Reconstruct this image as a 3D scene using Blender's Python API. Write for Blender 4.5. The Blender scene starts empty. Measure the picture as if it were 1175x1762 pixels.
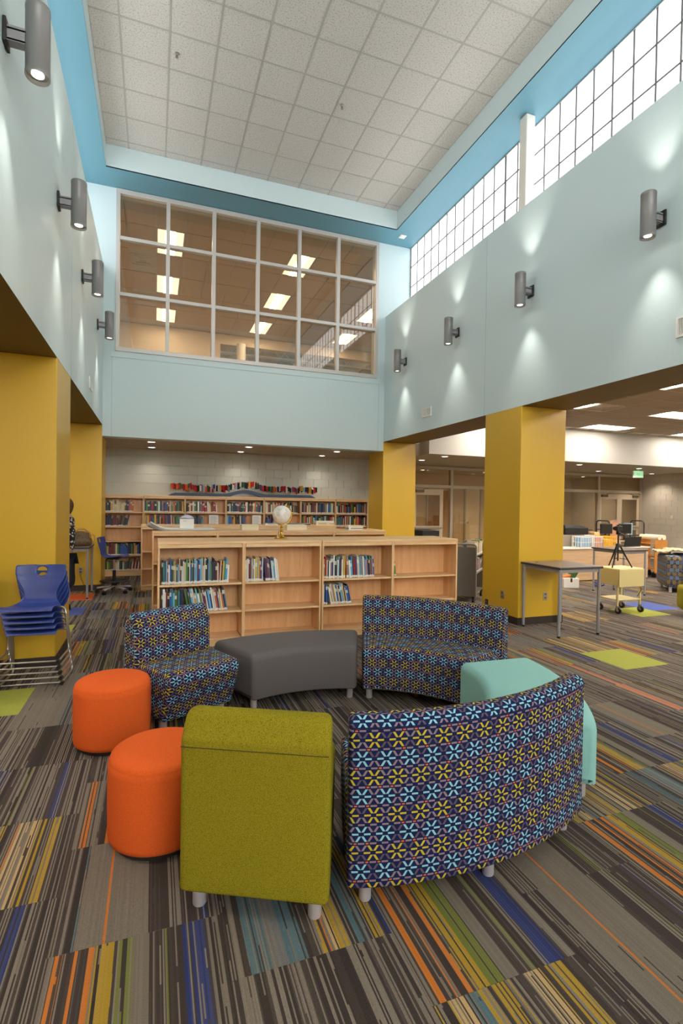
import bpy, bmesh, math, random
from mathutils import Vector, Matrix
PI = math.pi
C = bpy.context.scene.collection
SC = bpy.context.scene

# ------------------------------------------------------------------ camera
cam_d = bpy.data.cameras.new('camera')
cam = bpy.data.objects.new('camera', cam_d); C.objects.link(cam)
cam_d.sensor_fit = 'VERTICAL'; cam_d.sensor_height = 36.0; cam_d.lens = 18.034
cam_d.clip_start = 0.05; cam_d.clip_end = 200
_r = Vector((0.93921402, -0.34300783, 0.01492174))
_u = Vector((-0.00890883, 0.01909906, 0.9997779))
_w = Vector((0.34321664, 0.93913836, -0.01488231))
cam.matrix_world = Matrix(((_r.x, _u.x, -_w.x, 0), (_r.y, _u.y, -_w.y, 0), (_r.z, _u.z, -_w.z, 1.64), (0, 0, 0, 1)))
SC.camera = cam
# ------------------------------------------------------------------ world, exposure
world = bpy.data.worlds.new('world'); SC.world = world; world.use_nodes = True
world.node_tree.nodes['Background'].inputs[0].default_value = (0.75, 0.85, 1.0, 1)
world.node_tree.nodes['Background'].inputs[1].default_value = 0.6
SC.view_settings.view_transform = 'Standard'; SC.view_settings.look = 'None'
SC.view_settings.gamma = 1.0; SC.view_settings.use_curve_mapping = False
SC.view_settings.exposure = 1.36
CLERESTORY_R = 0.92       # daylight through the translucent panels
CLERESTORY_L = 1.02
TROFFER = 23.0
ENDWALL_FILL = 4.5            # glow of the added, unseen window on the end wall            
SCONCE = 17.0            # watts per spot
DOWNLIGHT = 40.0
UPPER = 20.0
WARM = (1.0, 0.93, 0.82)
WARM2 = (1.0, 0.9, 0.75)

# ------------------------------------------------------------------ helpers
def lin(r, g, b):
    f = lambda c: (c / 255 / 12.92) if c / 255 <= 0.04045 else ((c / 255 + 0.055) / 1.055) ** 2.4
    return (f(r), f(g), f(b), 1.0)

class NB:
    """small node-expression builder"""
    def __init__(s, name):
        s.m = bpy.data.materials.new(name); s.m.use_nodes = True
        s.t = s.m.node_tree; s.N = s.t.nodes; s.L = s.t.links
        s.bsdf = s.N['Principled BSDF']; s.out = s.N['Material Output']
    def node(s, typ, **k):
        n = s.N.new(typ)
        for a, b in k.items(): setattr(n, a, b)
        return n
    def inp(s, sock, v):
        if isinstance(v, bpy.types.NodeSocket): s.L.new(v, sock)
        elif isinstance(v, (int, float)) and sock.type in ('RGBA',): sock.default_value = (v, v, v, 1)
        elif isinstance(v, (int, float)) and sock.type == 'VECTOR': sock.default_value = (v, v, v)
        else: sock.default_value = v
    def ma(s, op, a, b=None, c=None):
        n = s.node('ShaderNodeMath', operation=op)
        s.inp(n.inputs[0], a)
        if b is not None: s.inp(n.inputs[1], b)
        if c is not None: s.inp(n.inputs[2], c)
        return n.outputs[0]
    def mix(s, f, a, b, mode='MIX'):
        n = s.node('ShaderNodeMix', data_type='RGBA', blend_type=mode)
        s.inp(n.inputs[0], f); s.inp(n.inputs[6], a); s.inp(n.inputs[7], b)
        return n.outputs[2]
    def coord(s, kind='Object'):
        return s.node('ShaderNodeTexCoord').outputs[kind]
    def sep(s, v):
        n = s.node('ShaderNodeSeparateXYZ'); s.L.new(v, n.inputs[0]); return n.outputs
    def comb(s, x, y, z=0.0):
        n = s.node('ShaderNodeCombineXYZ')
        for i, v in enumerate((x, y, z)): s.inp(n.inputs[i], v)
        return n.outputs[0]
    def mapping(s, v, scale):
        n = s.node('ShaderNodeMapping'); s.L.new(v, n.inputs[0]); n.inputs['Scale'].default_value = scale
        return n.outputs[0]
    def noise(s, v, scale, detail=2.0, rough=0.5):
        n = s.node('ShaderNodeTexNoise'); s.L.new(v, n.inputs['Vector'])
        n.inputs['Scale'].default_value = scale; n.inputs['Detail'].default_value = detail; n.inputs['Roughness'].default_value = rough
        return n.outputs[0]
    def white(s, v):
        n = s.node('ShaderNodeTexWhiteNoise', noise_dimensions='3D'); s.L.new(v, n.inputs['Vector']); return n.outputs['Value']
    def ramp(s, f, stops, interp='LINEAR'):
        n = s.node('ShaderNodeValToRGB'); n.color_ramp.interpolation = interp
        e = n.color_ramp.elements
        while len(e) < len(stops): e.new(0.5)
        for i, (p, c) in enumerate(stops): e[i].position = p; e[i].color = c
        s.inp(n.inputs[0], f); return n.outputs
    def bump(s, h, strength=0.3, dist=0.01):
        n = s.node('ShaderNodeBump'); n.inputs['Strength'].default_value = strength; n.inputs['Distance'].default_value = dist
        s.L.new(h, n.inputs['Height']); s.L.new(n.outputs[0], s.bsdf.inputs['Normal'])
    def base(s, c): s.inp(s.bsdf.inputs['Base Color'], c)
    def set(s, **k):
        for a, v in k.items(): s.bsdf.inputs[a.replace('_', ' ')].default_value = v

_mats = {}
def mat(name, rgb, rough=0.6, metal=0.0, var=0.0, scale=8.0, bump=0.0, bscale=200.0, spec=0.5, stretch=(1, 1, 1)):
    if name in _mats: return _mats[name]
    b = NB(name); c = lin(*rgb)
    v = b.mapping(b.coord(), stretch)
    if var:
        n = b.noise(v, scale, 3.0)
        lo = tuple(x * (1 - var) for x in c[:3]) + (1,); hi = tuple(min(1, x * (1 + var)) for x in c[:3]) + (1,)
        b.base(b.ramp(n, [(0.3, lo), (0.7, hi)])[0])
    else: b.base(c)
    if bump: b.bump(b.noise(v, bscale, 2.0), bump, 0.003)
    b.set(Roughness=rough, Metallic=metal); b.bsdf.inputs['Specular IOR Level'].default_value = spec
    _mats[name] = b.m; return b.m
def emit(name, rgb, strength):
    if name in _mats: return _mats[name]
    b = NB(name); b.base((0.8, 0.8, 0.8, 1))
    b.bsdf.inputs['Emission Color'].default_value = tuple(rgb) + (1,)
    b.bsdf.inputs['Emission Strength'].default_value = strength
    _mats[name] = b.m; return b.m
def glass(name, tint, refl=0.1):
    b = NB(name); b.N.remove(b.bsdf)
    t = b.node('ShaderNodeBsdfTransparent'); t.inputs[0].default_value = tint
    g = b.node('ShaderNodeBsdfGlossy'); g.inputs['Roughness'].default_value = 0.0; g.inputs[0].default_value = (0.9, 0.95, 1, 1)
    lw = b.node('ShaderNodeLayerWeight'); lw.inputs[0].default_value = 0.5
    fac = b.ma('ADD', b.ma('MULTIPLY', b.ma('POWER', lw.outputs['Facing'], 5.0), 0.9), refl)
    m = b.node('ShaderNodeMixShader'); b.L.new(b.ma('MINIMUM', b.ma('MAXIMUM', fac, 0.0), 1.0), m.inputs[0])
    b.L.new(t.outputs[0], m.inputs[1]); b.L.new(g.outputs[0], m.inputs[2]); b.L.new(m.outputs[0], b.out.inputs[0])
    _mats[name] = b.m; return b.m

# ---- meshes
class MB:
    def __init__(s): s.v = []; s.f = []; s.uv = []; s.mi = []; s.any_uv = False
    def face(s, idx, mi=0, uv=None):
        s.f.append(tuple(idx)); s.mi.append(mi); s.uv.append(uv)
        if uv: s.any_uv = True
    def box(s, x0, x1, y0, y1, z0, z1, mi=0):
        k = len(s.v)
        s.v += [(x0, y0, z0), (x1, y0, z0), (x1, y1, z0), (x0, y1, z0), (x0, y0, z1), (x1, y0, z1), (x1, y1, z1), (x0, y1, z1)]
        for q in ((0, 3, 2, 1), (4, 5, 6, 7), (0, 1, 5, 4), (1, 2, 6, 5), (2, 3, 7, 6), (3, 0, 4, 7)):
            s.face([k + i for i in q], mi)
        return s
    def obox(s, M, sx, sy, sz, mi=0):
        k = len(s.v); s.box(-sx / 2, sx / 2, -sy / 2, sy / 2, -sz / 2, sz / 2, mi)
        for i in range(k, len(s.v)): s.v[i] = tuple(M @ Vector(s.v[i]))
        return s
    def bar(s, a, b, w, h, mi=0):
        a = Vector(a); b = Vector(b); d = b - a
        q = d.to_track_quat('X', 'Z')
        return s.obox(Matrix.Translation((a + b) / 2) @ q.to_matrix().to_4x4(), d.length, w, h, mi)
    def tube(s, pts, r, n=10, mi=0, closed=False, cap=True):
        pts = [Vector(p) for p in pts]; m = len(pts)
        rr = r if isinstance(r, (list, tuple)) else [r] * m
        rings = []; prev = None
        for i, p in enumerate(pts):
            if closed: t = (pts[(i + 1) % m] - pts[i - 1]).normalized()
            else: t = (pts[min(i + 1, m - 1)] - pts[max(i - 1, 0)]).normalized()
            if prev is None:
                a = Vector((0, 0, 1)) if abs(t.z) < 0.9 else Vector((1, 0, 0))
                x = t.cross(a).normalized()
            else: x = (prev - t * prev.dot(t)).normalized()
            prev = x; y = t.cross(x)
            k = len(s.v); rings.append(k)
            for j in range(n):
                a = 2 * PI * j / n; q = p + (x * math.cos(a) + y * math.sin(a)) * rr[i]; s.v.append(tuple(q))
        for i in range(m if closed else m - 1):
            A = rings[i]; B = rings[(i + 1) % m]
            for j in range(n): s.face((A + j, A + (j + 1) % n, B + (j + 1) % n, B + j), mi)
        if cap and not closed:
            s.face([rings[0] + j for j in reversed(range(n))], mi); s.face([rings[-1] + j for j in range(n)], mi)
        return s
    def cyl(s, a, b, r, n=16, mi=0): return s.tube([a, b], r, n, mi)
    def lathe(s, prof, n=24, c=(0, 0, 0), mi=0, cap=True):
        rings = []
        for r, z in prof:
            k = len(s.v); rings.append(k)
            for j in range(n):
                a = 2 * PI * j / n; s.v.append((c[0] + r * math.cos(a), c[1] + r * math.sin(a), c[2] + z))
        for A, B in zip(rings, rings[1:]):
            for j in range(n): s.face((A + j, A + (j + 1) % n, B + (j + 1) % n, B + j), mi)
        if cap:
            s.face([rings[0] + j for j in reversed(range(n))], mi); s.face([rings[-1] + j for j in range(n)], mi)
        return s
    def mesh(s, name, smooth=None):
        me = bpy.data.meshes.new(name); me.from_pydata(s.v, [], s.f)
        me.polygons.foreach_set('material_index', s.mi)
        if s.any_uv:
            l = me.uv_layers.new(name='UVMap'); k = 0
            for f, uv in zip(s.f, s.uv):
                for i in range(len(f)):
                    l.data[k].uv = uv[i] if uv else (0, 0); k += 1
        if smooth is not None:
            me.polygons.foreach_set('use_smooth', [True] * len(me.polygons))
            me.set_sharp_from_angle(angle=math.radians(smooth))
        me.update(); return me
    def build(s, name, m, parent=None, smooth=None, bevel=0.0, seg=2):
        return link(name, s.mesh(name, smooth), m, parent, bevel, seg)
def link(name, me, m, parent=None, bevel=0.0, seg=2):
    o = bpy.data.objects.new(name, me); C.objects.link(o)
    ms = m if isinstance(m, (list, tuple)) else [m]
    if not me.materials:
        for x in ms: me.materials.append(x)
    if parent: o.parent = parent
    if bevel:
        b = o.modifiers.new('edge', 'BEVEL'); b.width = bevel; b.segments = seg; b.limit_method = 'ANGLE'; b.angle_limit = math.radians(40)
        for p in me.polygons: p.use_smooth = True
        me.set_sharp_from_angle(angle=math.radians(55))
    return o
_labels = {}
def tag(o, label, cat, group=None):
    n = len(label.split()); assert 4 <= n <= 16, (n, label)
    assert label not in _labels or group, label
    _labels[label] = 1
    o['label'] = label; o['category'] = cat
    if group: o['group'] = group
    return o
def thing(name, label, cat, loc=(0, 0, 0), rz=0.0, group=None):
    o = bpy.data.objects.new(name, None); C.objects.link(o); o.empty_display_size = 0.1
    o.location = loc; o.rotation_euler = (0, 0, rz); return tag(o, label, cat, group)
def struct(name, mb, m, parent=None, **k):
    o = mb.build(name, m, parent, **k)
    if parent is None: o['kind'] = 'structure'
    return o
def dup(o, parent=None):
    c = o.copy(); C.objects.link(c)
    if parent: c.parent = parent
    for ch in o.children: dup(ch, c)
    return c
def spot(parent, loc, rot, watts, size, blend, col, radius=0.03, name='lamp_light'):
    l = bpy.data.lights.new(name, 'SPOT'); l.energy = watts; l.spot_size = math.radians(size); l.spot_blend = blend
    l.color = col; l.shadow_soft_size = radius
    o = bpy.data.objects.new(name, l); C.objects.link(o); o.parent = parent; o.location = loc; o.rotation_euler = rot; return o
def arc_pts(c, r, a0, a1, n, ax='xy', w=0.0):
    out = []
    for i in range(n + 1):
        a = math.radians(a0 + (a1 - a0) * i / n); x, y = r * math.cos(a), r * math.sin(a)
        out.append({'xy': (c[0] + x, c[1] + y, c[2]), 'xz': (c[0] + x, c[1], c[2] + y), 'yz': (c[0], c[1] + x, c[2] + y)}[ax])
    return out
ORD = ['', 'first', 'second', 'third', 'fourth', 'fifth', 'sixth', 'seventh', 'eighth', 'ninth', 'tenth', 'eleventh', 'twelfth', 'thirteenth', 'fourteenth', 'fifteenth', 'sixteenth', 'seventeenth', 'eighteenth', 'nineteenth', 'twentieth']
TENS = {20: 'twenty', 30: 'thirty', 40: 'forty', 50: 'fifty', 60: 'sixty'}
def ordinal(n): return ORD[n] if n <= 20 else (TENS[n // 10 * 10] + '-' + ORD[n % 10] if n % 10 else TENS[n // 10 * 10][:-1] + 'ieth')

# ------------------------------------------------------------------ materials
M_BLUE = mat('pale_blue_paint', (200, 217, 219), 0.5, bump=0.05, bscale=300)
M_SOFFIT = mat('teal_blue_paint', (98, 148, 165), 0.5)
M_YELLOW = mat('mustard_paint', (210, 168, 44), 0.36, bump=0.05, bscale=300)
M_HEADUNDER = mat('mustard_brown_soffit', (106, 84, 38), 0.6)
M_WHITEPAINT = mat('off_white_paint', (230, 224, 214), 0.6)
M_CMU = mat('painted_block', (204, 194, 180), 0.8, bump=0.2, bscale=120, spec=.2)
M_MORTAR = mat('painted_joint', (196, 187, 172), 0.8)
M_ALCOVE = mat('grey_green_block', (194, 195, 186), 0.85, bump=0.15, bscale=120, spec=.15)
M_DARKCEIL = mat('tan_grey_soffit_paint', (170, 158, 138), 0.6)
M_BASE = mat('dark_rubber_base', (52, 40, 36), 0.6)
M_ALU = mat('satin_aluminium', (196, 190, 184), 0.45, metal=0.35)
M_STEEL = mat('brushed_chrome', (190, 186, 182), 0.28, metal=0.9)
M_GREYMETAL = mat('grey_powder_coat', (150, 148, 150), 0.4, metal=0.2)
M_SCONCE = mat('sconce_grey_coat', (132, 129, 127), 0.42, metal=0.25)
M_BLACK = mat('black_plastic', (22, 22, 24), 0.4)
M_BLACKM = mat('black_matt', (30, 29, 29), 0.7)
M_WHITEP = mat('white_plastic', (228, 226, 220), 0.45)
M_TBAR = mat('ceiling_grid_enamel', (178, 173, 167), 0.5)
M_NAVY = mat('navy_plastic', (38, 58, 128), 0.38, spec=0.5)
M_LEG = mat('silver_leg', (206, 200, 204), 0.35, metal=0.4)
M_ORANGE = mat('orange_fabric', (226, 98, 40), 0.9, var=0.12, scale=260, bump=0.35, bscale=500, spec=0.15)
M_LIME = None
M_GREYF = mat('charcoal_fabric', (98, 92, 92), 0.75, var=0.1, scale=300, bump=0.2, bscale=500, spec=0.3)
M_TEAL = mat('aqua_fabric', (146, 198, 191), 0.85, var=0.06, scale=300, bump=0.25, bscale=500, spec=0.15)
M_PAPER = mat('paper_white', (236, 234, 228), 0.7)
M_CREAM = mat('cream_enamel', (222, 206, 150), 0.45)
M_BRASS = mat('polished_brass', (214, 170, 70), 0.22, metal=0.95)
M_TABLETOP = mat('grey_brown_laminate', (118, 102, 92), 0.35, var=0.04, scale=30)
M_TABLEEDGE = mat('dark_table_edge', (62, 54, 56), 0.5)
M_ORWOOD = mat('orange_wood', (196, 130, 56), 0.5, var=0.08, scale=6)
M_BLACKPIPE = mat('black_powder_coat', (34, 30, 30), 0.45)

def lime_mat():
    b = NB('lime_fabric'); v = b.coord()
    vo = b.node('ShaderNodeTexVoronoi'); b.L.new(v, vo.inputs['Vector']); vo.inputs['Scale'].default_value = 330
    f = vo.outputs['Distance']
    c = b.ramp(f, [(0.1, lin(166, 153, 40)), (0.5, lin(140, 128, 26)), (0.9, lin(104, 95, 14))])[0]
    b.base(c); b.bump(f, 0.4, -0.003); b.set(Roughness=0.9); b.bsdf.inputs['Specular IOR Level'].default_value = 0.15
    return b.m
M_LIME = lime_mat()

def wood_mat(name, c0, c1, rough=0.4, axis='x'):
    b = NB(name)
    sc = {'x': (1.2, 14, 14), 'z': (14, 14, 1.2)}[axis]
    oi = b.node('ShaderNodeObjectInfo').outputs['Random']
    off = b.node('ShaderNodeVectorMath', operation='ADD'); b.L.new(b.coord(), off.inputs[0])
    b.L.new(b.comb(b.ma('MULTIPLY', oi, 13.0), b.ma('MULTIPLY', oi, 7.0), b.ma('MULTIPLY', oi, 5.0)), off.inputs[1])
    v = b.mapping(off.outputs[0], sc)
    n1 = b.noise(v, 1.6, 6.0, 0.6); n2 = b.noise(v, 9.0, 3.0)
    f = b.ma('ADD', b.ma('MULTIPLY', n1, 0.75), b.ma('MULTIPLY', n2, 0.25))
    b.base(b.ramp(f, [(0.32, lin(*c0)), (0.66, lin(*c1))])[0]); b.set(Roughness=rough); return b.m
M_MAPLE = wood_mat('maple_horizontal', (222, 172, 118), (242, 206, 158))
M_MAPLEV = wood_mat('maple_vertical', (222, 170, 116), (240, 202, 152), axis='z')
M_MAPLEBACK = wood_mat('maple_back_panel', (218, 160, 104), (236, 188, 134), axis='z')
M_DESK = wood_mat('pale_desk_laminate', (196, 160, 122), (216, 184, 148))
M_DOORW = wood_mat('brown_door_veneer', (150, 112, 72), (172, 132, 90), axis='z')

def ceiling_tile_mat():
    b = NB('fissured_ceiling_tile'); v = b.coord()
    oi = b.node('ShaderNodeObjectInfo').outputs['Random']
    off = b.node('ShaderNodeVectorMath', operation='ADD'); b.L.new(v, off.inputs[0])
    b.L.new(b.comb(b.ma('MULTIPLY', oi, 31.0), b.ma('MULTIPLY', oi, 17.0), 0.0), off.inputs[1])
    n = b.noise(off.outputs[0], 55, 4.0, 0.65)
    b.base(b.ramp(n, [(0.36, lin(166, 160, 154)), (0.47, lin(208, 203, 197)), (0.8, lin(216, 211, 206))])[0])
    b.bump(n, 0.35, 0.004); b.set(Roughness=0.9); b.bsdf.inputs['Specular IOR Level'].default_value = 0.1; return b.m
M_TILE = ceiling_tile_mat()
M_TILE2 = mat('tan_lit_tile', (222, 206, 186), 0.9, var=0.05, scale=60)

def pattern_mat():
    """woven upholstery: rows of six-barred flowers on navy; uv in metres"""
    b = NB('flower_pattern_fabric')
    A, Bh = 0.0490, 0.0380
    uv = b.sep(b.node('ShaderNodeUVMap').outputs[0])
    u = b.ma('DIVIDE', uv[0], A); v = b.ma('DIVIDE', uv[1], Bh)
    ab = lambda x: b.ma('ABSOLUTE', x)
    sub = lambda x, y: b.ma('SUBTRACT', x, y)
    rnd = lambda x: b.ma('FLOOR', b.ma('ADD', x, 0.5))
    lt = lambda x, y: b.ma('LESS_THAN', x, y)
    mul = lambda x, y: b.ma('MULTIPLY', x, y)
    mod2 = lambda x: b.ma('FLOORED_MODULO', x, 2.0)
    r = rnd(v); rodd = mod2(r)
    q = mod2(rnd(mul(v, 0.5)))                              # which flower row
    flower = b.mix(q, lin(192, 172, 44), lin(138, 194, 208))
    fl = b.ma('FLOOR', v); vm = sub(sub(v, fl), 0.5)        # position between rows
    # horizontal bars
    hs = sub(u, mul(rodd, 0.5)); hm = sub(sub(hs, b.ma('FLOOR', hs)), 0.5)
    H = mul(lt(ab(sub(v, r)), 0.10), lt(ab(hm), 0.27))
    def diag(s):
        n = rnd(s); m = mul(lt(ab(sub(s, n)), 0.105), lt(ab(vm), 0.29)); return m, mod2(n)
    d1, o1 = diag(sub(u, mul(v, 0.5))); d2, o2 = diag(b.ma('ADD', u, mul(v, 0.5)))
    mauve = lin(138, 120, 128)
    hsh = b.white(b.comb(rnd(mul(u, 1.0)), fl, 3.0))
    mv = b.mix(b.ma('GREATER_THAN', hsh, 0.62), mauve, lin(92, 80, 96))
    base = lin(20, 24, 62)
    # slightly paler navy hexagon round each flower
    nz = b.noise(b.mapping(b.node('ShaderNodeUVMap').outputs[0], (1, 1, 1)), 700, 1.0)
    bg = b.mix(nz, lin(15, 19, 56), lin(27, 33, 80))
    c = b.mix(H, bg, b.mix(rodd, flower, mauve))
    c = b.mix(d1, c, b.mix(o1, flower, mv))
    c = b.mix(d2, c, b.mix(o2, flower, mv))
    # small orange dashes on the plain rows
    dots = mul(mul(lt(ab(sub(v, r)), 0.085), lt(ab(sub(ab(hm), 0.5)), 0.12)), rodd)
    pick = b.ma('GREATER_THAN', b.white(b.comb(rnd(hs), r, 9.0)), 0.58)
    c = b.mix(mul(dots, pick), c, lin(214, 92, 48))
    b.base(c); b.bump(nz, 0.15, 0.002); b.set(Roughness=0.85); b.bsdf.inputs['Specular IOR Level'].default_value = 0.2
    return b.m
M_PATTERN = pattern_mat()

# ---- carpet recipes (bands across a tile: start, colour, density)
DK, TP, OR_, YE, GR, BL, TE, GB, CR, PK = (70, 61, 57), (126, 116, 104), (206, 120, 46), (178, 144, 50), (116, 122, 56), (50, 62, 114), (88, 116, 124), (122, 120, 118), (200, 168, 116), (196, 124, 92)
RECIPES = {
    'striped': [(0, TP, 0.0)],
    'striped_blue': [(0, TP, 0), (.18, BL, .4), (.26, TP, 0), (.44, GR, .25), (.48, TP, 0), (.74, BL, .45), (.8, TP, .0)],
    'sunset': [(0, TP, .2), (.05, OR_, .8), (.09, DK, .4), (.15, OR_, .5), (.18, DK, .8), (.23, OR_, .8), (.26, YE, .3), (.30, YE, .85), (.375, GR, .5), (.48, TP, .95), (.57, DK, .9), (.66, GR, .3), (.69, DK, .6), (.76, BL, .62), (.90, TP, .2)],
    'amber_teal': [(0, DK, .3), (.12, TE, .4), (.24, GB, .6), (.34, TE, .65), (.46, DK, .5), (.55, YE, .3), (.58, OR_, .3), (.62, CR, .5), (.66, YE, .45), (.78, TE, .6), (.86, YE, .5), (.95, BL, .5)],
    'taupe_line': [(0, DK, .4), (.08, TE, .3), (.14, TP, .96), (.30, OR_, 1.0), (.315, TP, .97), (.56, DK, .9), (.68, GR, .2), (.74, DK, .5), (.88, BL, .3), (.92, DK, .4)],
    'teal': [(0, DK, .2), (.15, GB, .7), (.35, TE, .45), (.5, GB, .7), (.7, TE, .2), (.8, TP, .3)],
    'gold': [(0, YE, .35), (.1, CR, .45), (.2, TE, .4), (.28, YE, .45), (.5, OR_, .2), (.56, CR, .4), (.7, YE, .4), (.86, DK, .5)],
    'blush': [(0, TP, .3), (.2, PK, .5), (.34, TP, .4), (.5, YE, .25), (.6, DK, .4), (.8, GR, .3), (.9, TP, .3)],
    'plain_taupe': [(0, TP, .85), (.5, GB, .7), (.75, TP, .6), (.9, DK, .4)],
}
def carpet_mat(name, bands):
    b = NB('carpet_' + name)
    uv = b.sep(b.node('ShaderNodeUVMap').outputs[0])
    u = b.ma('FRACT', uv[0]); seed = b.ma('ADD', b.ma('FLOOR', uv[0]), b.ma('MULTIPLY', b.node('ShaderNodeObjectInfo').outputs['Random'], 97.0))
    v = b.ma('FRACT', uv[1])
    k = b.ma('FLOOR', b.ma('MULTIPLY', u, 110.0)); k2 = b.ma('FLOOR', b.ma('MULTIPLY', u, 22.0))
    w = b.white(b.comb(k, seed, 1.0)); w2 = b.white(b.comb(k2, seed, 5.0))
    slow = b.noise(b.comb(b.ma('MULTIPLY', k, 3.7), b.ma('ADD', b.ma('MULTIPLY', v, 1.7), seed), seed), 1.0, 1.0)
    val = b.ma('ADD', b.ma('MULTIPLY', w, 0.62), b.ma('ADD', b.ma('MULTIPLY', w2, 0.22), b.ma('MULTIPLY', slow, 0.3)))
    line = b.ma('GREATER_THAN', val, 0.61)
    fib = b.noise(b.comb(b.ma('MULTIPLY', uv[0], 420.0), b.ma('MULTIPLY', uv[1], 150.0), seed), 1.0, 1.0)
    dk = b.mix(w2, lin(62, 54, 51), lin(86, 77, 71)); tp = b.mix(w, lin(104, 95, 87), lin(136, 125, 113))
    col = b.mix(line, dk, tp)
    if len(bands) > 1:
        st = [(p, lin(*c)[:3] + (d,)) for p, c, d in bands]
        rc = b.ramp(u, st, 'CONSTANT')
        acc = b.ma('GREATER_THAN', rc[1], b.ma('ADD', b.ma('ADD', b.ma('MULTIPLY', b.white(b.comb(k, seed, 21.0)), 0.93), 0.05), b.ma('MULTIPLY', b.ma('SUBTRACT', slow, .5), .5)))
        col = b.mix(b.ma('MULTIPLY', acc, 0.88), col, rc[0])
    shade = b.ramp(fib, [(0.3, (0.72, 0.72, 0.72, 1)), (0.7, (1.08, 1.08, 1.08, 1))])[0]
    col = b.mix(1.0, col, shade, 'MULTIPLY')
    b.base(col); b.bump(fib, 0.25, 0.003); b.set(Roughness=0.95); b.bsdf.inputs['Specular IOR Level'].default_value = 0.1
    return b.m
CARPET = {n: carpet_mat(n, bd) for n, bd in RECIPES.items()}
CARPET['solid_green'] = mat('carpet_solid_green', (150, 154, 56), 0.95, var=0.1, scale=90, bump=0.3, bscale=300)
CARPET['solid_blue'] = mat('carpet_solid_blue', (72, 88, 156), 0.95, var=0.1, scale=90, bump=0.3, bscale=300)
CARPET['solid_orange'] = mat('carpet_solid_orange', (204, 84, 26), 0.95, var=0.1, scale=90, bump=0.3, bscale=300)

# ------------------------------------------------------------------ room shell
XL, XR, YB = -0.904, 4.749, 10.361
ZB1, ZB2, ZT, ZTL, ZS, ZC = 3.036, 2.83, 5.78, 5.94, 7.377, 7.775
XCR, XCL, TH = 5.353, -1.55, 0.775
YF = -9.0
fl = MB().box(-7, 17, YF, 27, -0.2, -0.006); floor = struct('floor', fl, M_MORTAR)
# long side walls above the openings
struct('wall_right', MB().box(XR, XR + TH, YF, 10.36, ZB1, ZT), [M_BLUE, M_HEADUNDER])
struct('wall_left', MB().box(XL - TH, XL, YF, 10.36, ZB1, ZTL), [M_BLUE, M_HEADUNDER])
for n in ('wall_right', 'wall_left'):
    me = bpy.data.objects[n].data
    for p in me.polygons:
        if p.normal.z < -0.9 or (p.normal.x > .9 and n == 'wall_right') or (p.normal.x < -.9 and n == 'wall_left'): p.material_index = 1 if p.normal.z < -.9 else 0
# vertical joints in the plaster, darker than the wall paint
for i, (a, y) in enumerate((('r', 6.68), ('r', 2.2), ('l', 6.6))):
    x0, x1 = (XR - 0.002, XR + 0.004) if a == 'r' else (XL - 0.004, XL + 0.002)
    struct('trim_joint', MB().box(x0, x1, y - .004, y + .004, ZB1 + .005, (ZT if a == 'r' else ZTL) - .005), mat('joint_line', (168, 190, 194), .7))
# back wall pieces round the big window
WX0, WX1, WZ0, WZ1 = -0.684, 4.556, 4.41, 7.35
bk = MB()
bk.box(XL, XR, YB, YB + 0.3, ZB2, WZ0); bk.box(XL, WX0, YB, YB + .3, WZ0, WZ1); bk.box(WX1, XR, YB, YB + .3, WZ0, WZ1); bk.box(XCL - .3, XL, YB, YB + .3, ZB1, WZ1); bk.box(XR, XCR + .3, YB, YB + .3, ZB1, WZ1); bk.box(XCL - .3, XCR + .3, YB, YB + .3, WZ1, 8.0)
struct('wall_back', bk, M_BLUE)
for x in (-0.751, 4.614):
    struct('trim_joint', MB().box(x - .004, x + .004, YB - .003, YB + .004, ZB2 + .003, WZ0 - .12), mat('joint_line', (168, 190, 194), .7))
struct('trim_window_apron', MB().box(WX0 - .09, WX1 + .09, YB - .012, YB + .01, WZ0 - .12, WZ0 - .005), M_BLUE, bevel=.003)
# soffit ring and ceiling well
XSL, XSR, YW = -0.827, 4.708, 9.769
sf = MB(); sf.box(XCL - .3, XSL, YF, YW, ZS, ZS + .02); sf.box(XSR, XCR + .3, YF, YW, ZS, ZS + .02); sf.box(XCL - .3, XCR + .3, YW, YB, ZS, ZS + .02)
struct('ceiling_soffit', sf, M_SOFFIT)
wl = MB(); wl.box(XSL - .1, XSL, YF, YW, ZS + .001, ZC); wl.box(XSR, XSR + .1, YF, YW, ZS + .001, ZC); wl.box(XSL - .1, XSR + .1, YW, YW + .1, ZS + .001, ZC)
struct('ceiling_well', wl, M_BLUE)
ceiling = struct('ceiling', MB().box(-2.2, 6.2, YF, YB + .2, ZC + .02, ZC + .25), M_WHITEPAINT)
gx = [0.139 + .6096 * k for k in range(-1, 8)]; gy = [7.17 + .6096 * k for k in range(-27, 5)]
xs = [XSL] + gx + [XSR]; ys = [YF] + [y for y in gy if y > YF] + [YW]
tile_mesh = {}
for a, b_ in zip(xs, xs[1:]):
    for c, d in zip(ys, ys[1:]):
        w_, h_ = b_ - a, d - c; key = (round(w_, 3), round(h_, 3))
        if key not in tile_mesh: tile_mesh[key] = MB().box(-w_ / 2 + .004, w_ / 2 - .004, -h_ / 2 + .004, h_ / 2 - .004, 0, .012).mesh('ceiling_tile')
        o = link('ceiling_tile', tile_mesh[key], M_TILE, ceiling); o.location = ((a + b_) / 2, (c + d) / 2, ZC)
for x in gx: MB().box(x - .012, x + .012, YF, YW, ZC - .004, ZC + .012).build('ceiling_bar', M_TBAR, ceiling)
for y in ys[1:-1]:
    MB().box(XSL, XSR, y - .012, y + .012, ZC - .0045, ZC + .0115).build('ceiling_bar', M_TBAR, ceiling)

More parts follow.
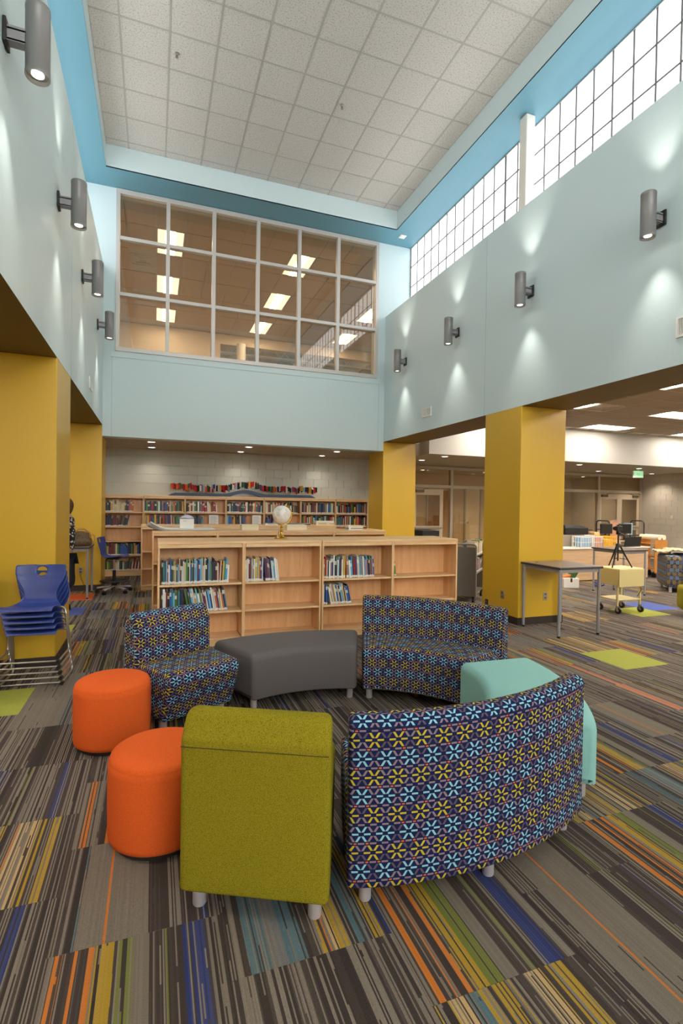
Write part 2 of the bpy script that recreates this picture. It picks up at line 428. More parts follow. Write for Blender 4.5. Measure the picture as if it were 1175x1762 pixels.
# clerestory windows: translucent panels in a thin grid
def clerestory(idx, x, side, strength):
    root = bpy.data.objects.new('window_%d' % idx, None); C.objects.link(root); root['kind'] = 'structure'
    root.location = (x, 0, 0)
    m = emit('translucent_panel_%s' % ('right' if side > 0 else 'left'), (0.97, 0.98, 1.0), strength)
    zs = [5.9, 6.51, 6.95, 7.36]; ys_ = [10.34 - .2985 * k for k in range(65)]
    pm = {}
    for i, (z0, z1) in enumerate(zip(zs, zs[1:])):
        pm = MB().box(0, .03, -.146, .146, z0 + .004, z1 - .004).mesh('pane')
        for y0 in ys_[:-1]:
            o = link('pane', pm, m, root); o.location = (0 if side > 0 else -.03, y0 - .149, 0)
    for k, y in enumerate(ys_):
        t = .016 if k in (11, 28) else .0085
        MB().box(*sorted((-.014 * side, .028 * side)), y - t, y + t, 5.88, 7.376).build('mullion', mat('panel_grid_grey', (112, 110, 108), .6), root)
    for z in zs[1:3]: MB().box(*sorted((-.012 * side, .028 * side)), YF, 10.36, z - .0085, z + .0085).build('transom', mat('panel_grid_grey', (112, 110, 108), .6), root)
    for z in (5.88, 7.36): MB().box(*sorted((-.02 * side, .03 * side)), YF, 10.36, z - .0, z + .016).build('window_frame', M_ALU, root)
clerestory(1, XCR, 1, CLERESTORY_R)
clerestory(2, XCL, -1, CLERESTORY_L)
struct('wall_right_ledge', MB().box(XR + TH - .005, XCR + .3, YF, 10.36, 5.6, 5.78), M_BLUE)
struct('wall_right_upper_backing', MB().box(XCR + .05, XCR + .3, YF, 10.36, 5.78, 7.9), M_BLUE)
struct('wall_left_upper_backing', MB().box(XCL - .3, XCL - .05, YF, 10.36, 5.8, 7.9), M_BLUE)
struct('column_white_post', MB().box(5.04, 5.195, 6.19, 6.345, 5.6, ZS), M_WHITEPAINT, bevel=.012)
# end of the hall behind the camera
struct('wall_front', MB().box(-7, 17, YF - .2, YF, -.1, 8.2), M_BLUE)
we = bpy.data.objects.new('window_9', None); C.objects.link(we); we['kind'] = 'structure'; we.location = (1.92, YF, 0)  # unseen lit window, added to brighten the bookcase fronts and back wall
M_EW = emit('fill_pane', (1.0, 0.99, 0.96), ENDWALL_FILL)
for i in range(7): MB().box(-2.6 + i * .8667 - .035, -2.6 + i * .8667 + .035, 0, .06, 2.9, 7.0).build('mullion', M_ALU, we)
for z in (2.9, 4.25, 5.6, 6.95):
    MB().box(-2.6, 2.6, 0, .055, z - .035, z + .035).build('transom', M_ALU, we)
for i in range(6):
    for z in (2.9, 4.25, 5.6): MB().box(-2.6 + i * .8667 + .035, -2.6 + (i + 1) * .8667 - .035, .005, .02, z + .035, z + 1.315).build('pane', M_EW, we)

# columns
def column(name, x0, x1, y0, y1, z1):
    o = struct(name, MB().box(x0, x1, y0, y1, -.05, z1), M_YELLOW, bevel=.006)
    MB().box(x0 - .008, x1 + .008, y0 - .008, y1 + .008, 0, .1).build('baseboard', M_BASE, o); return o
column('column_right', XR, XR + TH, 5.818, 6.641, ZB1)
column('column_right_far', XR, 5.56, YB, 11.15, ZB1 - .002)
column('column_left', XL - TH, XL, 5.699, 6.569, ZB1)
column('column_left_far', XL - TH, XL, YB, 11.15, ZB1 - .002)
column('column_right_near', XR, XR + TH, 1.0, 1.82, ZB1)
column('column_left_near', XL - TH, XL, 1.0, 1.82, ZB1)

# alcove behind: low soffit, block wall
struct('ceiling_alcove', MB().box(XL + .001, XR - .001, YB + .3, 11.16, ZB2, ZB2 + .15).box(-6.9, 6.3, 11.16, 13.0, ZB2, ZB2 + .15), M_DARKCEIL)
YK = 12.46
bw = struct('wall_alcove', MB().box(-6.9, 6.2, YK + .02, YK + .3, -.1, ZB2), M_MORTAR)
blk = {}
def blocks(parent, u0, u1, z0, z1, place, m, bl=.4064, bh=.2032, rows=None):
    nrow = int(math.ceil((z1 - z0) / bh - 1e-6))
    for j in range(nrow):
        za = z0 + j * bh; zb_ = min(za + bh, z1); off = 0 if j % 2 else bl / 2
        u = u0 - off
        while u < u1 - 1e-6:
            a, b_ = max(u, u0), min(u + bl, u1); u += bl
            if b_ - a < .03: continue
            key = (id(parent), round(b_ - a, 3), round(zb_ - za, 3))
            if key not in blk: blk[key] = MB().box(-(b_ - a) / 2 + .0025, (b_ - a) / 2 - .0025, 0, .025, .0025, (zb_ - za) - .0025).mesh('block')
            o = link('block', blk[key], m, parent); place(o, (a + b_) / 2, za)
def place_back(o, u, z): o.location = (u, YK, z)
blocks(bw, -1.9, 6.0, 1.45, ZB2, place_back, M_ALCOVE)

# ---- right hand room
ZC2, ZQ, YQ, XQ, YST, XE = 3.6, 2.8, 10.1, 5.75, 13.2, 15.9
rc = struct('ceiling_right', MB().box(XR + TH, XE + .2, YF, YQ + .3, ZC2 + .015, ZC2 + .2), M_MORTAR)
cx = [5.43 + .6096 * k for k in range(18)]; cy = [YQ - .3 - .6096 * k for k in range(30)]
panels = [(i, j) for j in (0, 3, 6, 9, 14, 19, 24) for i in (2, 7, 12)]
def lit(i, j):
    return any((i in (a, a + 1)) and j == b_ for a, b_ in panels)
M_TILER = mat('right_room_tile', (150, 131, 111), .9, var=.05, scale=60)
tm = MB().box(-.3, .3, -.3, .3, 0, .012).mesh('ceiling_tile')
for i in range(17):
    for j in range(29):
        if j > 12 and not lit(i, j): continue
        if lit(i, j) or (i, j) == (4, 3): continue
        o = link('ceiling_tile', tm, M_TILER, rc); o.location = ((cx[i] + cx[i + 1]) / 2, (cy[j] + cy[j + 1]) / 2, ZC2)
for x in cx: MB().box(x - .012, x + .012, cy[-1], YQ, ZC2 - .003, ZC2 + .01).build('ceiling_bar', mat('tan_grid_enamel', (166, 148, 128), .6), rc)
for y in cy: MB().box(XR + TH, XE, y - .012, y + .012, ZC2 - .0035, ZC2 + .0095).build('ceiling_bar', mat('tan_grid_enamel', (166, 148, 128), .6), rc)
struct('wall_right_inner', MB().box(XR + TH - .02, XR + TH + .005, YF, 10.36, ZB1 + .004, ZC2 + .2), M_WHITEPAINT)
# dropped bulkhead
struct('ceiling_bulkhead', MB().box(XQ, XE + .2, YQ, YST + 3.4, ZQ, ZC2 + .2), [mat('bulkhead_paint', (176, 172, 166), .6), M_DARKCEIL])
for p in bpy.data.objects['ceiling_bulkhead'].data.polygons:
    if p.normal.z < -.9: p.material_index = 1
ew = struct('wall_right_end', MB().box(XE + .02, XE + .25, YF, YST + 3.4, -.1, ZC2 + .2), M_MORTAR)
def place_end(o, u, z): o.location = (XE, u, z); o.rotation_euler = (0, 0, -PI / 2)
blocks(ew, 8.6, 13.2, .1, ZQ, place_end, M_CMU)
struct('baseboard_right', MB().box(XE - .012, XE + .02, 4, 13.2, 0, .1), M_BASE)
struct('wall_corridor', MB().box(5.4, XE + .2, YST + 3.2, YST + 3.4, -.1, ZQ), mat('corridor_tan', (214, 192, 158), .7))
struct('wall_corridor_side', MB().box(6.3, 6.5, 12.76, YST + 3.4, -.1, ZQ), mat('corridor_tan', (214, 192, 158), .7))
# left room
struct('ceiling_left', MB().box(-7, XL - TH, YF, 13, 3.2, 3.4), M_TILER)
struct('wall_left_room', MB().box(-7, -6.8, YF, 13, -.1, 3.4), M_YELLOW)
struct('wall_left_room_back', MB().box(-6.9, XL - TH - .7, 12.0, 12.2, -.1, 3.4), M_WHITEPAINT)

# ---- big interior window
win = bpy.data.objects.new('window_3', None); C.objects.link(win); win['kind'] = 'structure'; win.location = (0, YB, 0)
wxs = [-.663, .207, 1.056, 1.922, 2.779, 3.634, 4.535]; wzs = [4.46, 5.46, 6.485, 7.31]
M_WG = glass('tinted_glass', (0.80, 0.72, 0.60, 1), 0.09)
for i, x in enumerate(wxs):
    w_ = .035
    MB().box(x - w_, x + w_, -.03, .09, WZ0, WZ1).build('mullion', M_ALU, win, bevel=.004)
for z in wzs[1:3]:
    for a, b_ in zip(wxs, wxs[1:]): MB().box(a + .035, b_ - .035, -.027, .088, z - .032, z + .032).build('transom', M_ALU, win, bevel=.004)
MB().box(WX0 + .0, WX1, -.032, .09, WZ0 - .005, WZ0 + .075).build('window_sill', M_ALU, win, bevel=.004)
MB().box(WX0 + .0, WX1, -.032, .09, WZ1 - .065, WZ1 + .02).build('window_head', M_ALU, win, bevel=.004)
for a, b_ in zip(wxs, wxs[1:]):
    for c, d in zip(wzs, wzs[1:]): MB().box(a + .02, b_ - .02, .045, .051, c, d).build('pane', M_WG, win)

# ---- upper room seen through it
M_UC = mat('upper_room_tile', (196, 172, 140), .9, var=.04, scale=40)
uc = struct('ceiling_upper_room', MB().box(-8, 14, YB + .3, 19.0, 7.62, 7.9), M_MORTAR)
UX = [-6.1 + .6096 * k for k in range(26)]; UY = [10.75 + .6096 * 2 * k for k in range(7)]
um = MB().box(-.290, .290, -.598, .598, 0, .012).mesh('ceiling_tile')
U_LIGHT = [(10, 1), (10, 3), (10, 5), (15, 1), (15, 3), (15, 5), (20, 1), (20, 3), (20, 5), (5, 1), (5, 3)]
U_VENT = [(9, 2), (9, 4)]
for i in range(25):
    for j in range(6):
        if (i, j) in U_LIGHT or (i, j) in U_VENT: continue
        o = link('ceiling_tile', um, M_UC, uc); o.location = ((UX[i] + UX[i + 1]) / 2, (UY[j] + UY[j + 1]) / 2, 7.6)
struct('wall_upper_far', MB().box(-8, 2.15, 18.6, 18.8, 2.9, 7.6), mat('upper_cream', (226, 208, 182), .8))
struct('wall_upper_header', MB().box(2.15, 14, 18.6, 18.9, 7.25, 7.6), mat('upper_cream', (226, 208, 182), .8))
struct('wall_upper_left', MB().box(-2.6, -2.4, YB + .3, 18.8, 2.9, 7.6), mat('upper_cream', (226, 208, 182), .8))
struct('wall_upper_right', MB().box(9.4, 9.6, YB + .3, 27, 2.9, 8.2), mat('upper_cream', (226, 208, 182), .8))
struct('floor_upper', MB().box(-8, 14, 13.0, 27, 2.84, 2.98), M_MORTAR)
struct('wall_upper_end', MB().box(-8, 14, 26.8, 27, 2.9, 9), mat('upper_cream', (226, 208, 182), .8))
struct('ceiling_upper_deck', MB().box(-8, 14, 18.9, 27, 8.7, 8.9), mat('deck_white', (222, 216, 204), .8))
struct('column_upper_round', MB().cyl((2.85, 18.4, 2.9), (2.85, 18.4, 7.25), .16, 20), M_WHITEPAINT, smooth=40)
def joist(y, n):
    t = thing('roof_joist', 'white open web roof joist beyond the big window, %s from the glass' % n, 'joist', (2.3, y, 7.55), 0)
    MB().box(0, 7.0, -.04, .04, .62, .70).build('top_chord', M_WHITEPAINT, t); MB().box(0, 7.0, -.04, .04, 0, .07).build('bottom_chord', M_WHITEPAINT, t)
    w_ = MB()
    for k in range(14):
        a = .5 * k; w_.bar((a, 0, .03 if k % 2 else .66), (a + .5, 0, .66 if k % 2 else .03), .03, .03)
    w_.build('web', M_WHITEPAINT, t)
for k, y in enumerate((19.6, 20.8, 22.0, 23.2, 24.4)): joist(y, ordinal(k + 1))

# ------------------------------------------------------------------ lamps
M_TUBE = emit('troffer_lens', (1.0, 0.93, 0.82), TROFFER)
M_WING = emit('troffer_wing', (1.0, 0.86, 0.68), TROFFER * 0.09)
M_TUBEU = emit('upper_lens', (1.0, 0.95, 0.86), UPPER)
M_WINGU = emit('upper_wing', (1.0, 0.84, 0.64), UPPER * 0.06)
def troffer(name, label, x, y, z, lx, ly, mt, mw, group):
    t = thing(name, label, 'ceiling light', (x, y, z), 0, group)
    f = MB(); a, b_ = lx / 2, ly / 2
    for q in ((-a, a, -b_, -b_ + .02), (-a, a, b_ - .02, b_), (-a, -a + .02, -b_ + .02, b_ - .02), (a - .02, a, -b_ + .02, b_ - .02)): f.box(*q, -.004, .02)
    f.build('frame', M_WHITEP, t)
    if lx > ly:
        MB().box(-a + .02, a - .02, -.11, .11, .001, .014).build('diffuser', mt, t)
        for s_ in (-1, 1): MB().box(-a + .02, a - .02, *sorted((s_ * .11, s_ * (b_ - .02))), .006, .018).build('reflector', mw, t)
    else:
        MB().box(-.10, .10, -b_ + .02, b_ - .02, .001, .014).build('diffuser', mt, t)
        for s_ in (-1, 1): MB().box(*sorted((s_ * .10, s_ * (a - .02))), -b_ + .02, b_ - .02, .006, .018).build('reflector', mw, t)
    return t
for n, (i, j) in enumerate(panels):
    col = {2: 'first', 7: 'second', 12: 'third'}[i]; row = ordinal([0, 3, 6, 9, 14, 19, 24].index(j) + 1)
    troffer('ceiling_light', 'recessed rectangular ceiling light, %s row from white bulkhead, %s from columns' % (row, col), cx[i] + .6096, cy[j] - .3048, ZC2 - .006, 1.2, .59, M_TUBE, M_WING, 'ceiling lights of the right-hand room')
for (i, j) in U_LIGHT:
    a = {5: 'outer left', 10: 'left', 15: 'middle', 20: 'right'}[i]; b_ = {1: 'nearest', 3: 'second', 5: 'third'}[j]
    troffer('ceiling_light', 'bright ceiling light seen through big window, %s row, %s from glass' % (a, b_), (UX[i] + UX[i + 1]) / 2, (UY[j] + UY[j + 1]) / 2, 7.596, .59, 1.19, M_TUBEU, M_WINGU, 'ceiling lights beyond the big window')
for k in range(5):
    t = troffer('ceiling_light', 'recessed ceiling light over side room behind left columns, %s from back' % ordinal(k + 1), -3.2, 9.2 - 3.2 * k, 3.19, 1.2, .59, M_TUBE, M_WING, 'ceiling lights of the left-hand room')
def air_vent(name, label, x, y, z, sx, sy, ns=3):
    t = thing(name, label, 'air vent', (x, y, z)); m = mat('vent_enamel', (196, 182, 164), .5)
    for k in range(ns):
        a = sx / 2 * (1 - k / ns) ; b_ = sy / 2 * (1 - k / ns); f = MB(); w_ = .03
        for q in ((-a, a, -b_, -b_ + w_), (-a, a, b_ - w_, b_), (-a, -a + w_, -b_ + w_, b_ - w_), (a - w_, a, -b_ + w_, b_ - w_)): f.box(*q, -.012 + .012 * k, .004 + .012 * k)
        f.build('louver_ring', m, t)
    MB().box(-sx / 2 + .01, sx / 2 - .01, -sy / 2 + .01, sy / 2 - .01, .04, .05).build('duct_plate', M_BLACKM, t)
air_vent('air_vent', 'square tan ceiling vent beyond window, nearer of two at left', (UX[9] + UX[10]) / 2, (UY[2] + UY[3]) / 2 - .1, 7.59, .58, .58)
air_vent('air_vent', 'square tan ceiling vent beyond window, farther of two at left', (UX[9] + UX[10]) / 2, (UY[4] + UY[5]) / 2 - .1, 7.59, .58, .58)
air_vent('air_vent', 'square ceiling vent above the column of the right-hand room', (cx[4] + cx[5]) / 2, (cy[3] + cy[4]) / 2, ZC2 - .004, .58, .58)

M_LAMPE = emit('sconce_lens', (1.0, 0.93, 0.78), 4.0)
def sconce(label, x, y, side, grp):
    t = thing('wall_sconce', label, 'wall light', (x, y, 4.54), 0, grp); s_ = side
    d = -s_ * .185
    b = MB(); prof = [(.060, -.195), (.066, -.216), (.070, -.219), (.072, -.214), (.072, -.19), (.0705, -.188), (.0705, .188), (.072, .19), (.072, .214), (.070, .219), (.066, .216), (.060, .195)]
    b.lathe(prof, 28, (d, 0, 0)); b.build('body', M_SCONCE, t, smooth=40)
    for e in (-1, 1):
        MB().lathe([(.058, e * .196), (.040, e * .1935), (.036, e * .196)] if e > 0 else [(.036, -.196), (.040, -.1935), (.058, -.196)], 24, (d, 0, 0)).build('reflector', M_STEEL, t, smooth=40)
        MB().lathe([(.036, e * .199 - .001), (.036, e * .199 + .001)], 24, (d, 0, 0)).build('lens', M_LAMPE, t)
        spot(t, (d, 0, e * .225), (0, PI if e > 0 else 0, 0), SCONCE, 70, 1.0, WARM, .03)
    MB().box(*sorted((-s_ * .002, -s_ * .022)), -.055, .055, -.075, .075).build('backplate', M_BLACKPIPE, t, bevel=.004)
    arm = MB()
    for yy in (-.022, .022): arm.box(*sorted((-s_ * .02, d + s_ * .066)), yy - .008, yy + .008, -.045, .045)
    arm.box(*sorted((-s_ * .02, d + s_ * .066)), -.03, .03, .02, .03); arm.box(*sorted((-s_ * .02, d + s_ * .066)), -.03, .03, -.05, -.035)
    arm.build('arm', M_GREYMETAL, t)
    return t
for k, y in enumerate((9.35, 7.45, 5.67, 3.78, 1.89, 0.0, -1.9, -3.8, -5.7)):
    for sd, x, nm in ((1, XR, 'right'), (-1, XL, 'left')):
        sconce('grey cylinder wall sconce, %s from the back window on the %s wall' % (ordinal(k + 1), nm), x, y, sd, 'cylinder sconces on the %s wall' % nm)
M_DL = emit('downlight_lens', (1.0, 0.94, 0.82), 3.0)
def downlight(label, x, y, z, grp, watts=DOWNLIGHT):
    t = thing('downlight', label, 'ceiling light', (x, y, z), 0, grp)
    MB().lathe([(.062, .012), (.062, -.002), (.085, -.006), (.095, -.004), (.097, .0)], 20, cap=False).build('trim_ring', M_WHITEP, t, smooth=40)
    MB().lathe([(.064, -.0035), (.064, .010)], 20).build('lens', M_DL, t)
    spot(t, (0, 0, -.01), (0, 0, 0), watts, 125, .9, WARM2, .06)
for i, x in enumerate((-.06, 1.88, 3.87)):
    for j, y in enumerate((10.95, 12.05)):
        downlight('round downlight in the low ceiling over bookcases, %s pair, %s one' % (('left', 'middle', 'right')[i], ('nearer', 'farther')[j]), x, y, ZB2 - .001, 'downlights over the back bookcases', DOWNLIGHT * .32)
DLR = [(6.4, 11.6), (6.4, 10.5), (8.4, 11.6), (8.4, 10.5), (10.7, 10.75), (10.9, 12.1), (13.1, 10.95), (13.0, 12.3), (15.4, 12.4), (15.4, 10.9)]
for k, (x, y) in enumerate(DLR):
    downlight('round downlight under white bulkhead, %s row, %s from the yellow columns' % ('front' if y < 11 else 'back', ordinal(sum(1 for a, b_ in DLR if (b_ < 11) == (y < 11) and a < x) + 1)), x, y, ZQ - .001, 'downlights under the white bulkhead', DOWNLIGHT * 1.0)
sl = thing('soffit_light', 'small square white fixture in the blue soffit corner', 'ceiling light', (4.93, 9.95, ZS))
MB().box(-.07, .07, -.07, .07, -.012, 0).build('plate', M_WHITEP, sl, bevel=.004); MB().box(-.045, .045, -.045, .045, -.016, -.012).build('lens', M_PAPER, sl)
for k, (x, y, w_) in enumerate(((.24, 7.48, 'above left end of big window'), (2.66, 7.52, 'nearest right clerestory and back'), (2.68, 4.2, 'closest to the camera'))):
    t = thing('sprinkler', 'small chrome ceiling sprinkler %s' % w_, 'sprinkler', (x, y, ZC))
    MB().lathe([(.028, 0), (.03, -.006), (.016, -.01), (.012, -.03)], 16).build('escutcheon', M_STEEL, t, smooth=40)
    MB().cyl((0, 0, -.03), (0, 0, -.055), .007, 8).build('bulb', M_BLACKM, t); MB().lathe([(.02, -.058), (.02, -.055)], 12).build('deflector', M_STEEL, t)
def wall_vent(label, x, side, y, z, w_=.33, h_=.17):
    t = thing('wall_vent', label, 'air vent', (x, y, z)); s_ = -side
    f = MB(); a, b_ = w_ / 2, h_ / 2
    X = sorted((0, s_ * .014)); g = .022
    for q in ((-a, a, -b_, -b_ + g), (-a, a, b_ - g, b_), (-a, -a + g, -b_ + g, b_ - g), (a - g, a, -b_ + g, b_ - g), (-.006, .006, -b_ + g, b_ - g)): f.box(*X, q[0], q[1], q[2], q[3])
    f.build('frame', M_WHITEP, t)
    for k in range(18):
        yy = -a + g + .008 + k * (w_ - 2 * g - .016) / 17; MB().box(*sorted((s_ * .002, s_ * .011)), yy - .003, yy + .003, -b_ + g, b_ - g).build('slat', M_WHITEP, t)
    MB().box(*sorted((0, s_ * .002)), -a + g, a - g, -b_ + g, b_ - g).build('back', mat('vent_dark', (120, 116, 112), .8), t)
wall_vent('white wall grille low on right wall below farther sconces', XR, 1, 8.45, 3.376)
wall_vent('white wall grille low on right wall near the frame edge', XR, 1, 3.43, 3.40, .33, .2)
wall_vent('white wall grille low on left wall above the far opening', XL, -1, 8.47, 3.37)

# ------------------------------------------------------------------ carpet tiles
rnd = random.Random(5)
def col_x(k): return -.96 + .61 * k
def row_y(k, j): return (.53 if k % 2 == 0 else .225) + .6096 * j
SPECIAL = {(0, 3): 'gold', (0, 4): 'striped_blue', (0, 2): 'striped_blue', (1, 4): 'sunset', (1, 3): 'taupe_line', (1, 2): 'sunset', (2, 2): 'amber_teal', (2, 1): 'striped',
           (3, 2): 'sunset', (3, 1): 'gold', (4, 1): 'taupe_line', (4, 2): 'taupe_line', (4, 3): 'striped', (5, 2): 'sunset', (5, 3): 'gold', (6, 3): 'sunset', (6, 2): 'amber_teal', (5, 4): 'striped_blue',
           (7, 4): 'taupe_line', (8, 4): 'blush', (9, 6): 'solid_green', (8, 6): 'sunset', (10, 6): 'sunset', (-1, 7): 'solid_green', (0, 9): 'sunset', (-1, 15): 'solid_orange', (-1, 13): 'solid_blue', (-1, 11): 'solid_green',
           (13, 9): 'solid_green', (14, 9): 'solid_blue', (9, 4): 'solid_blue', (1, 5): 'teal', (0, 5): 'striped', (0, 6): 'plain_taupe', (1, 6): 'gold', (3, 5): 'striped', (4, 4): 'taupe_line', (4, 5): 'striped', (3, 4): 'striped', (2, 4): 'amber_teal',
           (2, 3): 'striped', (1, 1): 'striped', (0, 1): 'striped', (3, 0): 'striped', (5, 1): 'striped', (6, 1): 'taupe_line', (7, 3): 'striped_blue', (7, 2): 'sunset', (8, 3): 'taupe_line', (8, 5): 'blush', (7, 5): 'striped', (6, 4): 'striped'}
NAMES = list(RECIPES); 
WT_NEAR = [9, 3, .4, .4, 1.5, .8, .3, .5, 1.5]; WT_FAR = [7, 1.5, 1.2, 1, 2, .8, 1.2, 2, 3]
tiles = []
for k in range(-9, 27):
    for j in range(-4, 27):
        x, y = col_x(k) + .305, row_y(k, j) + .305
        if x > XE or y > 16.2 or y < -1.5: continue
        depth = .343 * x + .939 * y; side = .939 * x - .343 * y
        if depth < -1.5 or abs(side) > max(depth, 0) * .74 + 3.0: continue
        inview = depth > .4 and abs(side) < depth * .74 + .5
        if x > 6 and y > 12.9 and y > YST + .3: continue
        tiles.append((depth if inview else depth + 100, k, j, x, y))
tiles.sort()
def slab():
    m = MB(); a = .3045
    m.v = [(-a, -a, -.006), (a, -a, -.006), (a, a, -.006), (-a, a, -.006), (-a, -a, 0), (a, -a, 0), (a, a, 0), (-a, a, 0)]
    U = [(.0005, .0005), (.9995, .0005), (.9995, .9995), (.0005, .9995)]
    m.face((4, 5, 6, 7), 0, U)
    for q in ((0, 1, 5, 4), (1, 2, 6, 5), (2, 3, 7, 6), (3, 0, 4, 7)): m.face(q, 0, [(.01, .01)] * 4)
    return m.mesh('carpet_tile')
slabs = {}
far = MB(); far_m = NAMES + ['solid_green', 'solid_blue', 'solid_orange']
for n, (dp, k, j, x, y) in enumerate(tiles):
    if (k, j) in SPECIAL: rec = SPECIAL[k, j]
    else: rec = rnd.choices(NAMES, WT_NEAR if (x < 2.8 and y < 5) else WT_FAR)[0]
    if n < 298:
        if rec not in slabs: slabs[rec] = slab()
        o = link('carpet_tile', slabs[rec], CARPET[rec], floor); o.location = (x, y, 0)
        if (k, j) not in SPECIAL and rnd.random() < .4: o.rotation_euler = (0, 0, PI)
    else:
        b0 = len(far.v); a = .3045; t = n
        far.v += [(x - a, y - a, 0), (x + a, y - a, 0), (x + a, y + a, 0), (x - a, y + a, 0)]
        far.face((b0, b0 + 1, b0 + 2, b0 + 3), far_m.index(rec), [(t + .001, .001), (t + .999, .001), (t + .999, .999), (t + .001, .999)])
ft = far.build('carpet_tile_field', [CARPET[n] for n in far_m], floor); ft['kind'] = 'stuff'

# ------------------------------------------------------------------ soft seating
def round_poly(pts, rad, n=5):
    out = []; m = len(pts)
    for i in range(m):
        p = Vector(pts[i]); a = Vector(pts[i - 1]); b_ = Vector(pts[(i + 1) % m]); r = rad[i] if isinstance(rad, (list, tuple)) else rad
        if r <= 0: out.append(tuple(p)); continue
        d1 = (a - p).normalized(); d2 = (b_ - p).normalized(); ang = d1.angle(d2); t = r / math.tan(ang / 2)
        t = min(t, (a - p).length * .49, (b_ - p).length * .49); r2 = t * math.tan(ang / 2)
        cdir = (d1 + d2).normalized(); c = p + cdir * (r2 / math.sin(ang / 2))
        s0 = p + d1 * t - c; s1 = p + d2 * t - c
        a0 = math.atan2(s0.y, s0.x); a1 = math.atan2(s1.y, s1.x); da = (a1 - a0 + PI) % (2 * PI) - PI
        for k in range(n + 1):
            a_ = a0 + da * k / n; out.append((c.x + r2 * math.cos(a_), c.y + r2 * math.sin(a_)))
    return out
def subdivide_poly(p, step=.06):
    out = []
    for i, a in enumerate(p):
        b_ = p[(i + 1) % len(p)]; d = math.dist(a, b_); k = max(1, int(d / step)); out += [(a[0] + (b_[0] - a[0]) * t / k, a[1] + (b_[1] - a[1]) * t / k) for t in range(k)]
    return out
def inset(p, d):
    if d == 0: return p
    m = len(p); out = []
    for i in range(m):
        a = Vector(p[i - 1]); b_ = Vector(p[i]); c = Vector(p[(i + 1) % m]); t = (c - a).normalized(); out.append((p[i][0] - t.y * d, p[i][1] + t.x * d))
    return out                                   # counter-clockwise polygons shrink
def sweep(prof, place, half_len, n, uscale, er=.035, puff=0.0):
    """prof: CCW list of (p, z). place(s, p, z)->xyz with s in -1..1 ; uscale metres per unit s"""
    e = er / half_len
    st = [(-1, er), (-1 + e * .08, er * .62), (-1 + e * .29, er * .29), (-1 + e * .62, er * .08), (-1 + e, 0)]
    mids = [(-1 + e + (2 - 2 * e) * k / n, 0) for k in range(1, n)]
    st = st + mids + [(-s, d) for s, d in reversed(st)]
    m = MB(); L = len(prof); vs = [0.0]
    for i in range(L): vs.append(vs[-1] + math.dist(prof[i], prof[(i + 1) % L]))
    rings = []
    for s, d in st:
        q = inset(prof, d); rings.append(len(m.v)); m.v += [place(s, a, b_) for a, b_ in q]
    for r in range(len(st) - 1):
        A, B = rings[r], rings[r + 1]; ua, ub = st[r][0] * uscale, st[r + 1][0] * uscale
        for i in range(L):
            j = (i + 1) % L; m.face((A + i, A + j, B + j, B + i), 0, [(ua, vs[i]), (ua, vs[i + 1]), (ub, vs[i + 1]), (ub, vs[i])])
    c0 = inset(prof, er)
    m.face([rings[0] + i for i in reversed(range(L))], 0, [(a, b_) for a, b_ in reversed(c0)])
    m.face([rings[-1] + i for i in range(L)], 0, [(a, b_) for a, b_ in c0])
    return m
def leg(parent, x, y, h=.095, r=.026):
    MB().lathe([(r * .92, 0), (r, .004), (r, h)], 16, (x, y, 0)).build('leg', M_LEG, parent, smooth=40)
HB = .09
R_IN, R_OUT = 1.13, 1.75
# profiles run counter-clockwise in (radius, z): up the outside is increasing p first
def seat_prof(p0, p1, zt=.45, r=.05, slant=0.0):
    return subdivide_poly(round_poly([(p0 + slant, HB), (p1, HB), (p1, zt), (p0, zt)], [.015, .015, r, r]), .07)
def back_prof(p0, p1, zt, rb=.02, rf=.06, lean=.05, z0=.30):
    return subdivide_poly(round_poly([(p0, z0), (p0 + .02, HB), (p1, HB), (p1, zt - .02), (p1 - .02, zt), (p0 + lean, zt)], [.03, .01, .015, rb, rb, rf]), .05)
def arc_piece(name, label, cat, c, mid, half, m, back, seams=True):
    t = thing(name, label, cat, (c[0], c[1], 0), math.radians(mid)); h = math.radians(half)
    place = lambda s, p, z: (p * math.cos(s * h), p * math.sin(s * h), z)
    if back:
        seat = seat_prof(R_IN, R_OUT - .16); sweep(seat, place, 1.3 * h, 26, 1.2 * h, .02).build('seat', m, t, smooth=50)
        bp = subdivide_poly(round_poly([(R_OUT - .155, HB), (R_OUT, HB), (R_OUT, .755), (R_OUT - .025, .785), (R_OUT - .105, .785)], [.01, .015, .015, .02, .05]), .05)
        sweep(bp, place, R_OUT * h, 30, R_OUT * h, .022).build('backrest', m, t, smooth=50)
        sm = MB(); pts = [place(-.99 + 1.98 * k / 40, R_OUT - .001, .745) for k in range(41)]
        sm.tube(pts, .003, 5).build('seam', m, t, smooth=60)
    else:
        sweep(seat_prof(R_IN, R_OUT, .45, .055), place, 1.44 * h, 30, 1.44 * h, .04).build('cushion', m, t, smooth=50)
    for s_ in (-.88, .88):
        for p in (R_IN + .07, R_OUT - .075): q = place(s_, p, 0); leg(t, q[0], q[1])
    if back: q = place(0, R_OUT - .075, 0); leg(t, q[0], q[1])
    return t
arc_piece('curved_bench', 'charcoal curved backless bench between two patterned seats', 'bench', (1.18, 2.925), 90.5, 22.8, M_GREYF, False)
arc_piece('curved_sofa', 'navy flower-patterned curved sofa facing camera in front of bookcase', 'sofa', (1.243, 2.90), 46, 22.5, M_PATTERN, True)
arc_piece('curved_bench', 'aqua curved backless bench between the two patterned sofas', 'bench', (1.07, 3.388), -23.5, 21.5, M_TEAL, False)
arc_piece('curved_sofa', 'navy flower-patterned curved sofa seen from behind beside lime chair', 'sofa', (1.262, 3.568), -84.7, 22.6, M_PATTERN, True)
